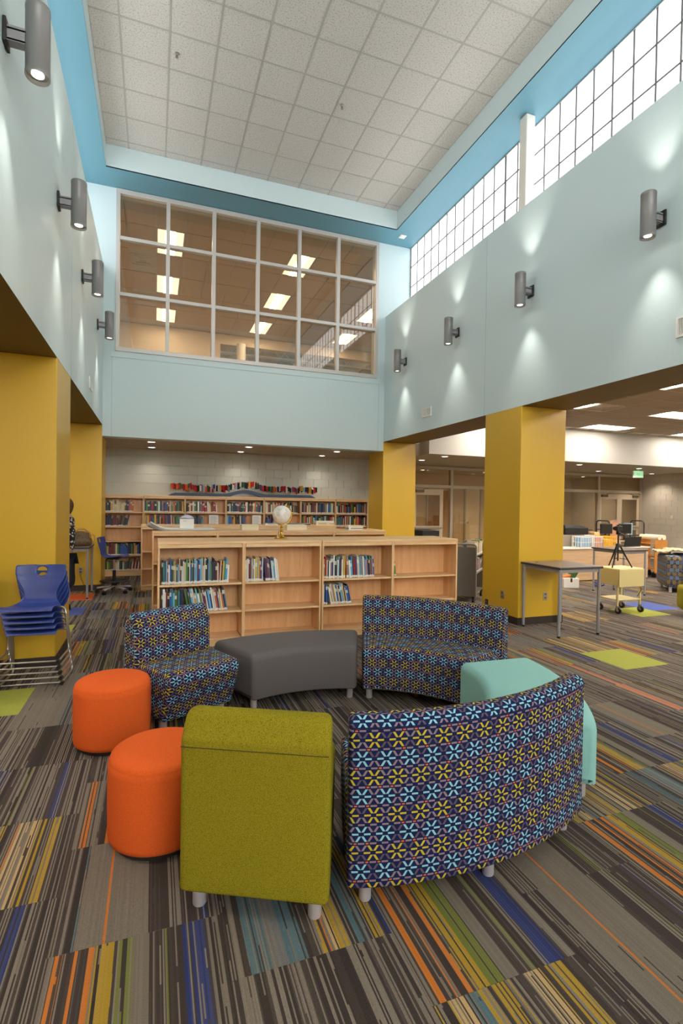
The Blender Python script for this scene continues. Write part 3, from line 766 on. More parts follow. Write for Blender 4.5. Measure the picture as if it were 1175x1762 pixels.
def lounge_chair(label, loc, rz, m, w0, w1, depth, slant):
    """faces local -y; w0 front width, w1 back width"""
    t = thing('lounge_chair', label, 'chair', (loc[0], loc[1], 0), rz)
    place = lambda s, p, z: (s * (w0 + (w1 - w0) * p / depth) / 2, p, z)
    bt = .20
    sweep(seat_prof(0, depth - bt + .01, .45, .06, slant), place, w0 / 2, 8, w0 / 2, .03).build('seat', m, t, smooth=50)
    bp = round_poly([(depth - bt, HB), (depth, HB), (depth, .70), (depth - .05, .80), (depth - .13, .80), (depth - bt + .01, .70)], [.01, .015, .05, .05, .07, .10], 6)
    sweep(subdivide_poly(bp, .05), place, w1 / 2, 8, w1 / 2, .03).build('backrest', m, t, smooth=50)
    sm = MB(); sm.tube([place(-.97, depth + .0, .672), place(0, depth + .0, .672), place(.97, depth + .0, .672)], .0022, 5).build('seam', mat('seam_groove_shade', (70, 64, 20), .9) if m is M_LIME else m, t, smooth=60)  # on lime, a dark tone paints the shade in the seam groove
    for s_ in (-.8, .8):
        for p in (slant + .08, depth - .07): q = place(s_, p, 0); leg(t, q[0], q[1], .095, .028)
    return t
lounge_chair('navy flower-patterned lounge chair beside the charcoal bench', (.385, 3.78), math.radians(27.5), M_PATTERN, .58, .66, .66, .13)
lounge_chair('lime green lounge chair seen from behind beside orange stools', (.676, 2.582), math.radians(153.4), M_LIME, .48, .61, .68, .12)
def pouf(label, x, y, r):
    t = thing('pouf', label, 'stool', (x, y, 0), 0, None)
    MB().lathe([(r - .03, 0), (r - .03, .03)], 40).build('base', M_BLACKM, t, smooth=30)
    pr = [(r - .02, .025), (r - .004, .035), (r, .06), (r + .002, .2), (r, .37), (r - .002, .395), (r - .006, .399), (r - .0055, .403), (r - .012, .418), (r - .03, .430), (r - .07, .437), (r * .4, .441), (.01, .442)]
    MB().lathe(pr, 56).build('cover', M_ORANGE, t, smooth=60)
    return t
pouf('round orange pouf behind the other, beside patterned chair', -.252, 3.80, .243)
pouf('round orange pouf in front, partly hidden by lime chair', .045, 2.675, .243)

# ------------------------------------------------------------------ bookcases
def bookcase(label, x0, x1, yf, depth, ztop, shelves, bays, base=.09, group=None, stile=.022, double=False):
    t = thing('bookcase', label, 'bookcase', ((x0 + x1) / 2, yf + depth / 2, 0), 0, group)
    w_ = x1 - x0; a = w_ / 2; d = depth / 2
    for s_ in (-1, 1): MB().box(*sorted((s_ * a, s_ * (a - stile))), -d, d, 0, ztop - .03).build('side_panel', M_MAPLEV, t, bevel=.002)
    for k in range(1, bays):
        x = -a + w_ * k / bays; MB().box(x - stile * .8, x + stile * .8, -d + .002, d - .002, base, ztop - .03).build('divider', M_MAPLEV, t, bevel=.002)
    MB().box(-a - .002, a + .002, -d - .004, d + .004, ztop - .03, ztop).build('top_board', M_MAPLE, t, bevel=.003)
    for k in range(bays):
        xa = -a + w_ * k / bays + stile; xb = -a + w_ * (k + 1) / bays - stile
        MB().box(xa, xb, -d + .004, -d + .022, ztop - .072, ztop - .03).build('top_rail', M_MAPLE, t)
        if double: MB().box(xa, xb, d - .022, d - .004, ztop - .072, ztop - .03).build('top_rail', M_MAPLE, t)
        for z in shelves:
            if double:
                MB().box(xa, xb, -d + .008, -.008, z - .022, z).build('shelf', M_MAPLE, t, bevel=.002); MB().box(xa, xb, .008, d - .008, z - .022, z).build('shelf', M_MAPLE, t, bevel=.002)
            else: MB().box(xa, xb, -d + .008, d - .01, z - .022, z).build('shelf', M_MAPLE, t, bevel=.002)
        yb_ = (-.007, .007) if double else (d - .01, d - .002)
        MB().box(xa, xb, *yb_, base - .02, ztop - .03).build('back_panel', M_MAPLEBACK, t)
        MB().box(xa, xb, -d + .02, -d + .04, 0, base - .022).build('toe_kick', M_MAPLE, t)
        if double: MB().box(xa, xb, d - .04, d - .02, 0, base - .022).build('toe_kick', M_MAPLE, t)
    return t
FY, FD = 5.945, .64
FS = (.72, .40, .09)
bookcase('low maple bookcase in front row, left unit carrying the globe', .043, 1.922, FY, FD, 1.2, FS, 2, double=True)
bookcase('low maple bookcase in front row, right unit with blank end shelves', 1.932, 3.846, FY, FD, 1.2, FS, 2, double=True)
bookcase('low maple bookcase in second row, left unit under rolled papers', -.02, 1.885, 8.12, FD, 1.2, FS, 2, double=True)
bookcase('low maple bookcase in second row, right unit with book stack', 1.895, 3.79, 8.12, FD, 1.2, FS, 2, double=True)
bookcase('low maple bookcase in third row, left unit behind white box', -.22, 1.675, 10.1, .6, 1.2, FS, 2, double=True)
bookcase('low maple bookcase in third row, right unit with flat books', 1.685, 3.585, 10.1, .6, 1.2, FS, 2, double=True)
BX = [-1.1, -.218, .662, 1.576, 2.473, 3.38, 4.286, 5.161]; BY, BD = 12.15, .3
BS = (1.40, 1.085, .77, .45, .12)
for k in range(7):
    bookcase('tall maple wall bookcase against block wall, %s bay from the left' % ordinal(k + 1), BX[k] + .003, BX[k + 1] - .003, BY, BD, 1.78, BS, 1, base=.12, group='wall bookcases', stile=.016)

# ------------------------------------------------------------------ books
def book_mat():
    b = NB('book_cover'); oi = b.node('ShaderNodeObjectInfo')
    xyz = b.sep(b.coord('Object')); z = xyz[2]
    r1 = oi.outputs['Random']
    lab = b.ma('MULTIPLY', b.ma('LESS_THAN', z, .125), b.ma('GREATER_THAN', z, .02))
    band = b.ma('MULTIPLY', b.ma('GREATER_THAN', z, b.ma('ADD', .55, b.ma('MULTIPLY', r1, .25))), b.ma('LESS_THAN', z, b.ma('ADD', .72, b.ma('MULTIPLY', r1, .25))))
    c = b.mix(b.ma('MULTIPLY', band, b.ma('GREATER_THAN', b.ma('FRACT', b.ma('MULTIPLY', r1, 7.3)), .55)), oi.outputs['Color'], b.mix(.75, oi.outputs['Color'], lin(235, 228, 205)))
    c = b.mix(lab, c, lin(226, 222, 212)); b.base(c); b.set(Roughness=.45); return b.m
M_BOOK = book_mat()
bm_ = MB(); bm_.box(-.5, .5, 0, 1, 0, 1, 0)
M_PAGES = mat('page_edges', (224, 214, 190), .8)
BOOK = bm_.mesh('book')
BOOK.materials.append(M_BOOK); BOOK.materials.append(M_PAGES)
BOOK.polygons[1].material_index = 1
BCOL = {'red': (168, 34, 32), 'dark red': (112, 28, 32), 'blue': (44, 88, 160), 'navy': (32, 44, 88), 'sky blue': (104, 168, 206), 'teal': (36, 124, 134), 'green': (72, 126, 56), 'dark green': (38, 72, 50), 'yellow': (214, 172, 50),
        'orange': (206, 104, 44), 'white': (222, 220, 212), 'cream': (216, 200, 164), 'grey': (128, 128, 130), 'black': (34, 33, 36), 'brown': (104, 72, 50), 'purple': (88, 60, 112), 'pink': (204, 104, 128), 'tan': (178, 148, 108)}
FRONTC = ['red', 'dark red', 'blue', 'navy', 'sky blue', 'teal', 'green', 'yellow', 'orange', 'white', 'white', 'white', 'cream', 'cream', 'grey', 'black', 'black', 'purple', 'tan', 'sky blue', 'white']
BACKC = ['red', 'dark red', 'dark red', 'blue', 'navy', 'navy', 'dark green', 'green', 'black', 'black', 'brown', 'brown', 'cream', 'white', 'tan', 'orange', 'grey', 'yellow', 'teal']
rb = random.Random(11)
rest = MB(); rest_cols = []
nbook = [0]
def put_book(label, x, y, z, w_, d_, h_, col, lean=0.0, group=None):
    o = link('book', BOOK, None, None) if False else bpy.data.objects.new('book', BOOK)
    C.objects.link(o); o.location = (x, y, z); o.scale = (w_, d_, h_); o.rotation_euler = (0, lean, 0)
    c = lin(*BCOL[col]); j = rb.uniform(.8, 1.2); o.color = (c[0] * j, c[1] * j, c[2] * j, 1)
    tag(o, label, 'book', group); nbook[0] += 1; return o
M_REST = {}
def stuff_book(x, y, z, w_, d_, h_, col, lean):
    k = len(rest.v); M = Matrix.Translation((x, y, z)) @ Matrix.Rotation(lean, 4, 'Y')
    if col not in M_REST: M_REST[col] = len(M_REST)
    rest.box(-w_ / 2, w_ / 2, 0, d_, 0, h_, M_REST[col])
    for z0, z1 in ((.02 * h_, .125 * h_),): rest.box(-w_ / 2 + .001, w_ / 2 - .001, -.0008, .001, z0, z1, -1)
    for i in range(k, len(rest.v)): rest.v[i] = tuple(M @ Vector(rest.v[i]))
def row(where, x0, x1, y, z, hmin, hmax, wmin, wmax, dep, cols, grp, lean_from=1.0, lean=.0, single=True, seq=None):
    x = x0; n = 0; pa = 0.0; lean_at = x0 + lean_from * (x1 - x0)
    end = x1 - (max(0, math.tan(-lean)) * hmax if lean < 0 else 0)
    while True:
        w_ = rb.uniform(wmin, wmax)
        h_ = rb.uniform(hmin, hmax); h_ = h_ if rb.random() < .75 else hmax * rb.uniform(.93, 1.0)
        a = lean if lean and x > lean_at else 0.0
        if a > 0 and pa == 0 and n: x += math.tan(a) * h_ + .002   # the first leaning book rests its head on its neighbour
        pa = a; step = w_ / math.cos(a) + .0015
        if x + step > end: break
        col = seq[n] if seq and n < len(seq) else rb.choice(cols); n += 1
        yy = y + rb.uniform(0, .02)
        # pivot is the middle of the foot: raise it so that the low corner touches the shelf
        zz = z + abs(math.sin(a)) * w_ / 2 + .001; xx = x + step / 2
        if single: put_book('%s %s book, %s from the left, %s' % ('thick' if w_ > (wmin + wmax) / 2 else 'slim', col, ordinal(n) if n < 70 else str(n), where), xx, yy, zz, w_, dep, h_, col, -a, grp)
        else: stuff_book(xx, yy, zz, w_, dep, h_, col, -a)
        x += step
Y0 = FY + .03
row('front bookcase, first bay, upper shelf', .085, .835, Y0, .72, .20, .285, .008, .020, .20, FRONTC, 'books on the front bookcase', .8, -.05)
row('front bookcase, first bay, lower shelf', .085, .82, Y0, .40, .20, .27, .009, .022, .20, FRONTC, 'books on the front bookcase', .3, .17)
row('front bookcase, second bay', 1.005, 1.42, Y0, .72, .22, .285, .008, .020, .20, FRONTC + ['black', 'navy', 'dark red'], 'books on the front bookcase', .5, .11)
row('front bookcase, third bay, upper shelf', 1.965, 2.655, Y0, .72, .21, .285, .009, .022, .20, FRONTC + ['sky blue', 'teal'], 'books on the front bookcase', .4, .07)
row('front bookcase, third bay, lower shelf', 1.965, 2.36, Y0, .40, .20, .26, .009, .022, .20, FRONTC + ['blue', 'navy'], 'books on the front bookcase', .12, .2)
put_book('slim green book leaning alone in the front bookcase last bay', 2.95, Y0 + .02, .7225, .018, .16, .19, 'green', -.12)
# wall bookcases: (bay, shelf, from, to)
BR = [(0, 0, 0, .82, ['teal', 'dark green', 'navy', 'brown', 'dark green', 'navy', 'yellow', 'cream', 'cream', 'cream', 'cream', 'cream', 'cream', 'brown', 'dark green', 'navy', 'red', 'grey', 'orange', 'orange', 'red', 'red']), (1, 0, .0, 1.0, None), (2, 0, .02, .8, ['black', 'dark red', 'cream', 'red', 'white', 'green', 'dark green', 'white', 'navy', 'grey', 'red', 'red', 'red', 'red', 'white', 'white', 'yellow', 'brown', 'red', 'red', 'red', 'white']),
      (3, 0, .02, 1.0, None), (4, 0, .02, .97, None), (5, 0, .02, 1.0, ['black', 'dark red', 'grey', 'dark red', 'cream', 'tan', 'cream', 'navy', 'dark red']), (6, 0, .02, 1.0, None),
      (0, 1, 0, .70, ['cream', 'navy', 'navy', 'navy', 'black', 'navy', 'black', 'dark red', 'dark red', 'brown', 'dark red']), (1, 1, 0, .9, None), (2, 1, 0, .48, None), (3, 1, 0, .62, ['sky blue', 'blue', 'blue', 'orange']), (4, 1, 0, .3, ['navy', 'navy', 'blue', 'purple', 'purple', 'navy']), (5, 1, .02, 1.0, None), (6, 1, .02, 1.0, None),
      (0, 3, 0, 1.0, ['red', 'dark red', 'white', 'green', 'tan', 'dark red', 'dark red', 'dark red', 'dark red', 'brown', 'cream', 'green', 'navy', 'blue', 'blue', 'blue', 'blue', 'blue', 'navy']), (0, 4, .0, .95, None), (0, 2, 0, .16, ['red', 'navy', 'dark red']), (1, 2, 0, .9, None), (1, 3, 0, .9, None), (1, 4, 0, .9, None)]
BAYN = ['first', 'second', 'third', 'fourth', 'fifth', 'sixth', 'seventh']; SHN = ['top', 'second', 'middle', 'fourth', 'bottom']
for (b_, s_, f0, f1, seq) in BR:
    xa, xb = BX[b_] + .02, BX[b_ + 1] - .02; wd = xb - xa
    single = nbook[0] < 268
    hm = .17 if b_ != 5 else .2
    row('wall bookcases, %s bay, %s shelf' % (BAYN[b_], SHN[s_]), xa + wd * f0, xa + wd * f1, BY + .035, BS[s_], hm, .265, .018, .042, .19, BACKC, 'books on the wall bookcases', .55, rb.choice([-.12, -.06, .05, -.2]) if f1 < .98 or b_ == 3 else 0, single, seq)
if rest.v:
    mats_ = [mat('stuff_book_' + c.replace(' ', '_'), BCOL[c], .45) for c in M_REST] + [mat('book_spine_label', (226, 222, 212), .5)]
    rest.mi = [len(mats_) - 1 if i == -1 else i for i in rest.mi]
    o = rest.build('shelved_books', mats_); o['kind'] = 'stuff'; tag(o, 'remaining rows of smaller books on the wall bookcases', 'books')
# printed sheets standing on two wall shelves
for k, (x, where) in enumerate(((1.30, 'third'), (2.30, 'fourth'))):
    t = thing('sign_holder', 'white printed sheet on second shelf of %s wall bay' % where, 'sign', (x, BY + .02, BS[1] + .001))
    MB().box(-.105, .105, 0, .004, 0, .265).build('sheet', M_PAPER, t)
    for j in range(9): MB().box(-.08, .08 - .02 * (j % 3), -.0015, 0, .03 + .024 * j, .036 + .024 * j).build('text_line', mat('print_grey', (150, 148, 146), .8), t)
# ------------------------------------------------------------------ things on top of the bookcases
t = thing('globe', 'white desk globe on a brass stand on front bookcase', 'globe', (1.50, 6.28, 1.2))
MB().lathe([(.085, 0), (.088, .006), (.08, .014), (.05, .022), (.03, .04), (.016, .055), (.013, .08), (.022, .09), (.022, .1), (.012, .108), (.011, .13), (.02, .14), (.008, .15), (.008, .172)], 28).build('stand', M_BRASS, t, smooth=40)
def globe_mat():
    b = NB('globe_map'); v = b.coord('Object'); n = b.noise(v, 9.0, 6.0, .6)
    b.base(b.ramp(n, [(.49, lin(232, 228, 220)), (.52, lin(206, 200, 190)), (.56, lin(222, 214, 198))])[0]); b.set(Roughness=.35); return b.m
gl = MB(); gl.lathe([(.115 * math.sin(PI * k / 20) + 1e-4, -.115 * math.cos(PI * k / 20)) for k in range(21)], 36); o = gl.build('ball', globe_mat(), t, smooth=60); o.location = (0, 0, .30)
o.rotation_euler = (0, math.radians(23), 0)
MB().tube([(.128 * math.sin(math.radians(a)) , 0, .30 + .128 * math.cos(math.radians(a))) for a in range(23, 204, 9)], .006, 8).build('meridian_arm', M_BRASS, t, smooth=60)
q = math.radians(23); MB().cyl((.115 * math.sin(q), 0, .3 + .115 * math.cos(q)), (.15 * math.sin(q), 0, .3 + .15 * math.cos(q)), .008, 10).build('axis_knob', M_BRASS, t, smooth=40)
# rolled paper pad
t = thing('paper_roll', 'large curled sheets of white chart paper on second bookcase', 'paper', (.37, 8.5, 1.2))
for k in range(4):
    m = MB(); n = 24; L = .48
    for i in range(n + 1):
        f = i / n; x = -L + 2 * L * f; z = .003 + k * .006 + (max(0, (.28 - f) / .28) ** 2) * (.075 + .01 * k)
        m.v += [(x + .02 * k, -.32 + .01 * k, z), (x + .02 * k, .28, z), (x + .02 * k, -.32 + .01 * k, z + .003), (x + .02 * k, .28, z + .003)]
    for i in range(n):
        a = 4 * i; b_ = a + 4
        for q in ((a, a + 1, b_ + 1, b_), (a + 2, b_ + 2, b_ + 3, a + 3), (a, b_, b_ + 2, a + 2), (a + 1, a + 3, b_ + 3, b_ + 1)): m.face(q)
    m.face((0, 2, 3, 1)); m.face((4 * n, 4 * n + 1, 4 * n + 3, 4 * n + 2)); m.build('sheet', M_PAPER if k else mat('kraft_sheet', (196, 176, 146), .8), t, smooth=30)
t = thing('tissue_box', 'white cardboard box with plastic bag on chart paper', 'box', (.49, 8.42, 1.226), math.radians(-4))
MB().box(-.105, .105, -.09, .09, 0, .15).build('carton', M_PAPER, t, bevel=.004)
MB().box(-.06, .0, -.0915, -.0895, .115, .12).build('print', mat('print_grey', (150, 148, 146), .8), t)
bg = MB(); rr_ = random.Random(3)
bg.lathe([(.10, .15), (.105, .165), (.085, .185), (.05, .2), (.01, .21)], 14)
bg.v = [(x * rr_.uniform(.75, 1.1), y * rr_.uniform(.7, 1.0), z + rr_.uniform(-.003, .012)) for x, y, z in bg.v]
bg.build('plastic_bag', mat('lilac_film', (196, 196, 214), .25), t, smooth=30)
def flat_box(label, x, y, z, sx, sy, sz, m, rz=0, cat='box', name='cardboard_box'):
    t = thing(name, label, cat, (x, y, z), rz)
    MB().box(-sx / 2, sx / 2, -sy / 2, sy / 2, 0, sz * .72).build('tray', m, t, bevel=.003)
    MB().box(-sx / 2 - .003, sx / 2 + .003, -sy / 2 - .003, sy / 2 + .003, sz * .72, sz).build('lid', m, t, bevel=.003); return t
M_CREAMBOX = mat('cream_card', (232, 220, 190), .7)
flat_box('cream card file box on second bookcase left of globe', 1.47, 8.42, 1.2, .27, .2, .09, M_CREAMBOX)
flat_box('long cream card box on second bookcase right of globe', 2.25, 8.42, 1.2, .34, .2, .085, M_CREAMBOX)
def book_stack(where, x, y, z, n, sx, sy, cols, seed):
    r_ = random.Random(seed); zz = z
    for k in range(n):
        h_ = r_.uniform(.014, .026); col = cols[k % len(cols)]
        o = bpy.data.objects.new('book', BOOK); C.objects.link(o)
        o.rotation_euler = (0, PI / 2, 0); w_ = sx * r_.uniform(.88, 1)
        # spine toward the camera: lying flat, thickness along z
        o.location = (x - w_ / 2 + r_.uniform(-.01, .01), y - sy / 2, zz + h_ / 2 + .0005); o.scale = (h_, sy * r_.uniform(.9, 1), w_); o.color = lin(*BCOL[col])
        tag(o, 'flat %s book, %s from bottom of stack %s' % (col, ordinal(k + 1), where), 'book', None); zz += h_ + .001
book_stack('at right end of second bookcase', 3.30, 8.40, 1.2, 4, .30, .22, ['white', 'grey', 'white', 'cream'], 4)
book_stack('on third bookcase right of dark folder', 3.38, 10.35, 1.2, 4, .42, .24, ['cream', 'tan', 'cream', 'white'], 6)
book_stack('on third bookcase behind the globe', 2.75, 10.35, 1.2, 2, .62, .26, ['black', 'grey'], 8)
book_stack('on third bookcase directly behind globe', 2.25, 10.35, 1.2, 2, .3, .24, ['white', 'grey'], 9)
# flag display on the wall bookcases
t = thing('flag_display', 'blue arched stand holding a long row of little flags', 'flags', (2.04, 12.3, 1.78))
bs = MB(); N = 48; top = []; L = 1.74
for i in range(N + 1):
    x = -L + 2 * L * i / N; u_ = abs(x) / .55
    arch = .10 * (math.cos(min(1, u_) * PI) * .5 + .5)
    zt = .07 + arch; zb = .0 + (max(0, .085 * (1 - (abs(x) / .36) ** 2)) if abs(x) < .36 else 0)
    if abs(x) > L - .12: zt = .07 * (L - abs(x)) / .12 + .008
    bs.v += [(x, -.05, zb), (x, .05, zb), (x, .05, zt), (x, -.05, zt)]
for i in range(N):
    a = 4 * i; b_ = a + 4
    for q in ((a, b_, b_ + 1, a + 1), (a + 1, b_ + 1, b_ + 2, a + 2), (a + 2, b_ + 2, b_ + 3, a + 3), (a + 3, b_ + 3, b_, a)): bs.face(q)
bs.face((0, 1, 2, 3)); bs.face((4 * N + 3, 4 * N + 2, 4 * N + 1, 4 * N))
bs.build('stand', mat('slate_blue_wood', (66, 84, 112), .55), t, smooth=30)
FC = [(190, 40, 36), (190, 40, 36), (170, 30, 34), (28, 34, 44), (36, 52, 110), (214, 170, 40), (220, 220, 216), (40, 104, 60), (206, 96, 40), (30, 28, 30), (150, 170, 200)]
fm = [mat('flag_cloth_%d' % i, c, .8) for i, c in enumerate(FC)]; rf = random.Random(21)
for k in range(64):
    x = -L + .05 + (2 * L - .1) * k / 63; u_ = abs(x) / .55; zt = .07 + .10 * (math.cos(min(1, u_) * PI) * .5 + .5); yy = rf.uniform(-.03, .03)
    MB().cyl((x, yy, zt - .02), (x + rf.uniform(-.015, .015), yy, zt + .21), .0022, 5).build('flag_stick', mat('stick_wood', (150, 130, 96), .7), t)
    m = MB(); nn = 4; w_ = rf.uniform(.10, .16); h_ = rf.uniform(.10, .15); z0 = zt + .215 - h_ - rf.uniform(0, .03); an = rf.uniform(-.9, .9); tl = rf.uniform(-.5, .2)
    for i in range(nn + 1):
        f = i / nn; px_ = x + math.cos(an) * w_ * f * .7; py_ = yy - abs(math.sin(an)) * w_ * f - .01 * math.sin(f * 7); dz = tl * w_ * f
        m.v += [(px_, py_, z0 + dz), (px_, py_, z0 + h_ + dz), (px_ + .001, py_ + .002, z0 + dz), (px_ + .001, py_ + .002, z0 + h_ + dz)]
    for i in range(nn):
        a = 4 * i; b_ = a + 4; c1, c2 = 0, (1 if i >= nn // 2 else 0)
        m.face((a, b_, b_ + 1, a + 1), c2); m.face((a + 3, b_ + 3, b_ + 2, a + 2), c2)
    i1 = rf.randrange(len(fm)); m.build('flag', [fm[i1], fm[rf.randrange(len(fm))]], t, smooth=60)

# ------------------------------------------------------------------ tables
def table(label, x0, x1, y0, y1, h, leg_r=.019, group=None, name='tall_table'):
    cx_, cy_ = (x0 + x1) / 2, (y0 + y1) / 2; a, b_ = (x1 - x0) / 2, (y1 - y0) / 2
    t = thing(name, label, 'table', (cx_, cy_, 0), 0, group)
    MB().box(-a, a, -b_, b_, h - .028, h - .004).build('edge_band', M_TABLEEDGE, t, bevel=.005)
    MB().box(-a + .004, a - .004, -b_ + .004, b_ - .004, h - .006, h).build('tabletop', M_TABLETOP, t, bevel=.003)
    MB().lathe([(.022, h - .001), (.022, h + .003), (.014, h + .003)], 16, (-a + .16, b_ - .13, 0)).build('grommet', M_BLACK, t, smooth=40)
    ap = MB()
    for q in ((-a + .05, a - .05, -b_ + .03, -b_ + .05), (-a + .05, a - .05, b_ - .05, b_ - .03), (-a + .03, -a + .05, -b_ + .05, b_ - .05), (a - .05, a - .03, -b_ + .05, b_ - .05)): ap.box(*q, h - .075, h - .029)
    ap.build('apron', M_GREYMETAL, t)
    for sx in (-1, 1):
        for sy in (-1, 1):
            x, y = sx * (a - .035), sy * (b_ - .035)
            l = MB().lathe([(leg_r, .02), (leg_r, h - .029)], 14, (x, y, 0)).build('leg', M_GREYMETAL, t, smooth=40)
            MB().lathe([(leg_r * .9, 0), (leg_r * 1.05, .004), (leg_r * 1.05, .022), (leg_r, .022)], 14, (x, y, 0)).build('glide', M_BLACK, l, smooth=40)
    return t
table('tall grey topped table standing against the yellow column', 4.76, 5.47, 5.06, 5.79, .89)
table('tall grey topped table behind cream cart in right-hand room', 8.17, 8.78, 7.1, 7.86, .87)
table('tall grey topped table by far left column under handbag', -1.75, -1.0, 9.42, 10.18, .87)

# ------------------------------------------------------------------ chairs
def shell_mesh(hole=True, hr=.042):
    """one-piece plastic seat shell facing -y, origin on floor under the seat centre"""
    path = [(-.205, .452, .195), (-.195, .470, .205), (-.15, .478, .215), (-.07, .462, .22), (.02, .448, .215), (.10, .446, .195), (.155, .462, .160), (.185, .495, .14), (.20, .54, .135), (.215, .60, .155), (.235, .67, .195), (.25, .73, .212), (.262, .79, .212), (.266, .806, .200)]
    # resample
    P = []
    for a, b_ in zip(path, path[1:]):
        for k in range(4): f = k / 4; P.append(tuple(a[i] + (b_[i] - a[i]) * f for i in range(3)))
    P.append(path[-1]); n = 18; m = MB(); R = len(P)
    for i, (y, z, w_) in enumerate(P):
        back = min(1, max(0, (z - .5) / .2)) if i > R * .45 else 0
        for j in range(n + 1):
            s = -1 + 2 * j / n; x = s * w_
            dy = -back * .035 * s * s; dz = (1 - back) * .012 * abs(s) ** 3
            if i < 4: dz -= .012 * abs(s) ** 4
            m.v.append((x, y + dy, z + dz))
    hz, drop = .745, set()
    if hole:
        for i in range(R):
            for j in range(n + 1):
                x, y, z = m.v[i * (n + 1) + j]
                if i > R * .6 and math.hypot(x, z - hz) < hr * .92: drop.add(i * (n + 1) + j)
    for i in range(R - 1):
        for j in range(n):
            q = (i * (n + 1) + j, i * (n + 1) + j + 1, (i + 1) * (n + 1) + j + 1, (i + 1) * (n + 1) + j)
            if drop & set(q): continue
            m.face(q)
    if hole:
        used = {}
        for f in m.f:
            for k in f: used[k] = used.get(k, 0) + 1
        for k, c in used.items():
            x, y, z = m.v[k]; d = math.hypot(x, z - hz)
            if y > .2 and c < 4 and d < hr * 1.75: m.v[k] = (x * hr / d, y, hz + (z - hz) * hr / d)
    me = m.mesh('shell', smooth=80)
    bm2 = bmesh.new(); bm2.from_mesh(me); bmesh.ops.delete(bm2, geom=[v for v in bm2.verts if not v.link_faces], context='VERTS'); bm2.to_mesh(me); bm2.free()
    for p in me.polygons: p.use_smooth = True
    return me
SHELL = shell_mesh()
def add_shell(parent, m):
    o = link('shell', SHELL, m, parent); so = o.modifiers.new('thick', 'SOLIDIFY'); so.thickness = .009; so.offset = 0
    ss = o.modifiers.new('smooth', 'SUBSURF'); ss.levels = 1; ss.render_levels = 1; return o
def stack_chair(label, loc, rz, group):
    t = thing('stacking_chair', label, 'chair', loc, rz, group)
    add_shell(t, M_NAVY)
    for s in (-1, 1):
        pts = [(s * .10, -.16, .43), (s * .17, -.165, .432)] + [(s * (.205 + .03 * math.sin(a)), -.165 + .0 * a, .402 + .03 * math.cos(a)) for a in (0, .5, 1.0, 1.5)] + [(s * .243, -.13, .28), (s * .25, -.07, .10)] + [(s * .252, -.058 + .028 * math.sin(a), .066 - .034 * math.sin(a) * .6) for a in (.4, .9)] + [(s * .253, .0, .026), (s * .253, .17, .018)]
        pts = [(s * .09, .12, .434), (s * .17, .12, .43), (s * .205, .12, .425), (s * .228, .115, .405), (s * .237, .105, .37), (s * .247, .155, .10), (s * .249, .158, .06), (s * .25, .145, .035), (s * .25, .115, .022), (s * .25, -.20, .016)]
        MB().tube(pts, .0105, 8).build('leg_tube', M_STEEL, t, smooth=60)
        g = MB(); g.cyl((s * .25, -.225, .018), (s * .25, -.19, .018), .017, 10); g.build('glide', M_BLACK, t, smooth=40)
    MB().cyl((-.25, -.185, .018), (.25, -.185, .018), .0075, 8).build('cross_bar', M_STEEL, t, smooth=60)
    MB().box(-.13, .13, -.02, .11, .430, .441).build('seat_mount', M_BLACK, t)
    return t
def chair_stack(x, y, rz, n, where, group):
    d = Matrix.Rotation(rz, 2) @ Vector((0, -.034))
    for k in range(n):
        stack_chair('navy plastic stacking chair, %s from floor, %s' % (ordinal(k + 1), where), (x + d.x * k, y + d.y * k, .058 * k), rz, group)
chair_stack(-.985, 5.33, math.radians(-5), 5, 'stack by the left yellow column', 'stacked navy chairs by the left column')
chair_stack(-1.59, 5.36, math.radians(-5), 5, 'stack cut off by left edge', 'stacked navy chairs at the left edge')

t = thing('drafting_stool', 'navy plastic swivel stool with foot ring by wall bookcases', 'chair', (-.66, 10.02, 0), math.radians(78))
o = add_shell(t, M_NAVY); o.location = (0, 0, .185)
MB().lathe([(.03, .20), (.03, .40)], 16).build('column', M_BLACK, t, smooth=40); MB().lathe([(.018, .40), (.018, .61)], 14).build('gas_lift', M_STEEL, t, smooth=40)
MB().box(-.10, .10, -.1, .1, .60, .632).build('seat_mechanism', M_BLACK, t, bevel=.008)
MB().lathe([(.195, .205), (.235, .20), (.24, .21), (.235, .222), (.195, .217)], 32, cap=False).build('foot_ring', M_BLACK, t, smooth=40)
MB().lathe([(.03, .195), (.2, .205), (.2, .212), (.03, .215)], 24).build('foot_plate', M_BLACK, t, smooth=30)
for k in range(5):
    a = 2 * PI * k / 5 + .3; c, s = math.cos(a), math.sin(a)
    g = MB(); g.bar((.02 * c, .02 * s, .12), (.29 * c, .29 * s, .085), .05, .028); lg = g.build('base_arm', M_LEG, t, bevel=.006)
    w_ = MB()
    for e in (-.018, .018): w_.cyl((.29 * c - s * e, .29 * s + c * e, .03), (.29 * c - s * (e + .012), .29 * s + c * (e + .012), .03), .03, 14)
    w_.cyl((.29 * c, .29 * s, .03), (.29 * c, .29 * s, .09), .009, 8); w_.build('caster', M_BLACK, lg, smooth=40)
MB().lathe([(.045, .09), (.045, .2)], 16).build('hub', M_BLACK, t, smooth=40)

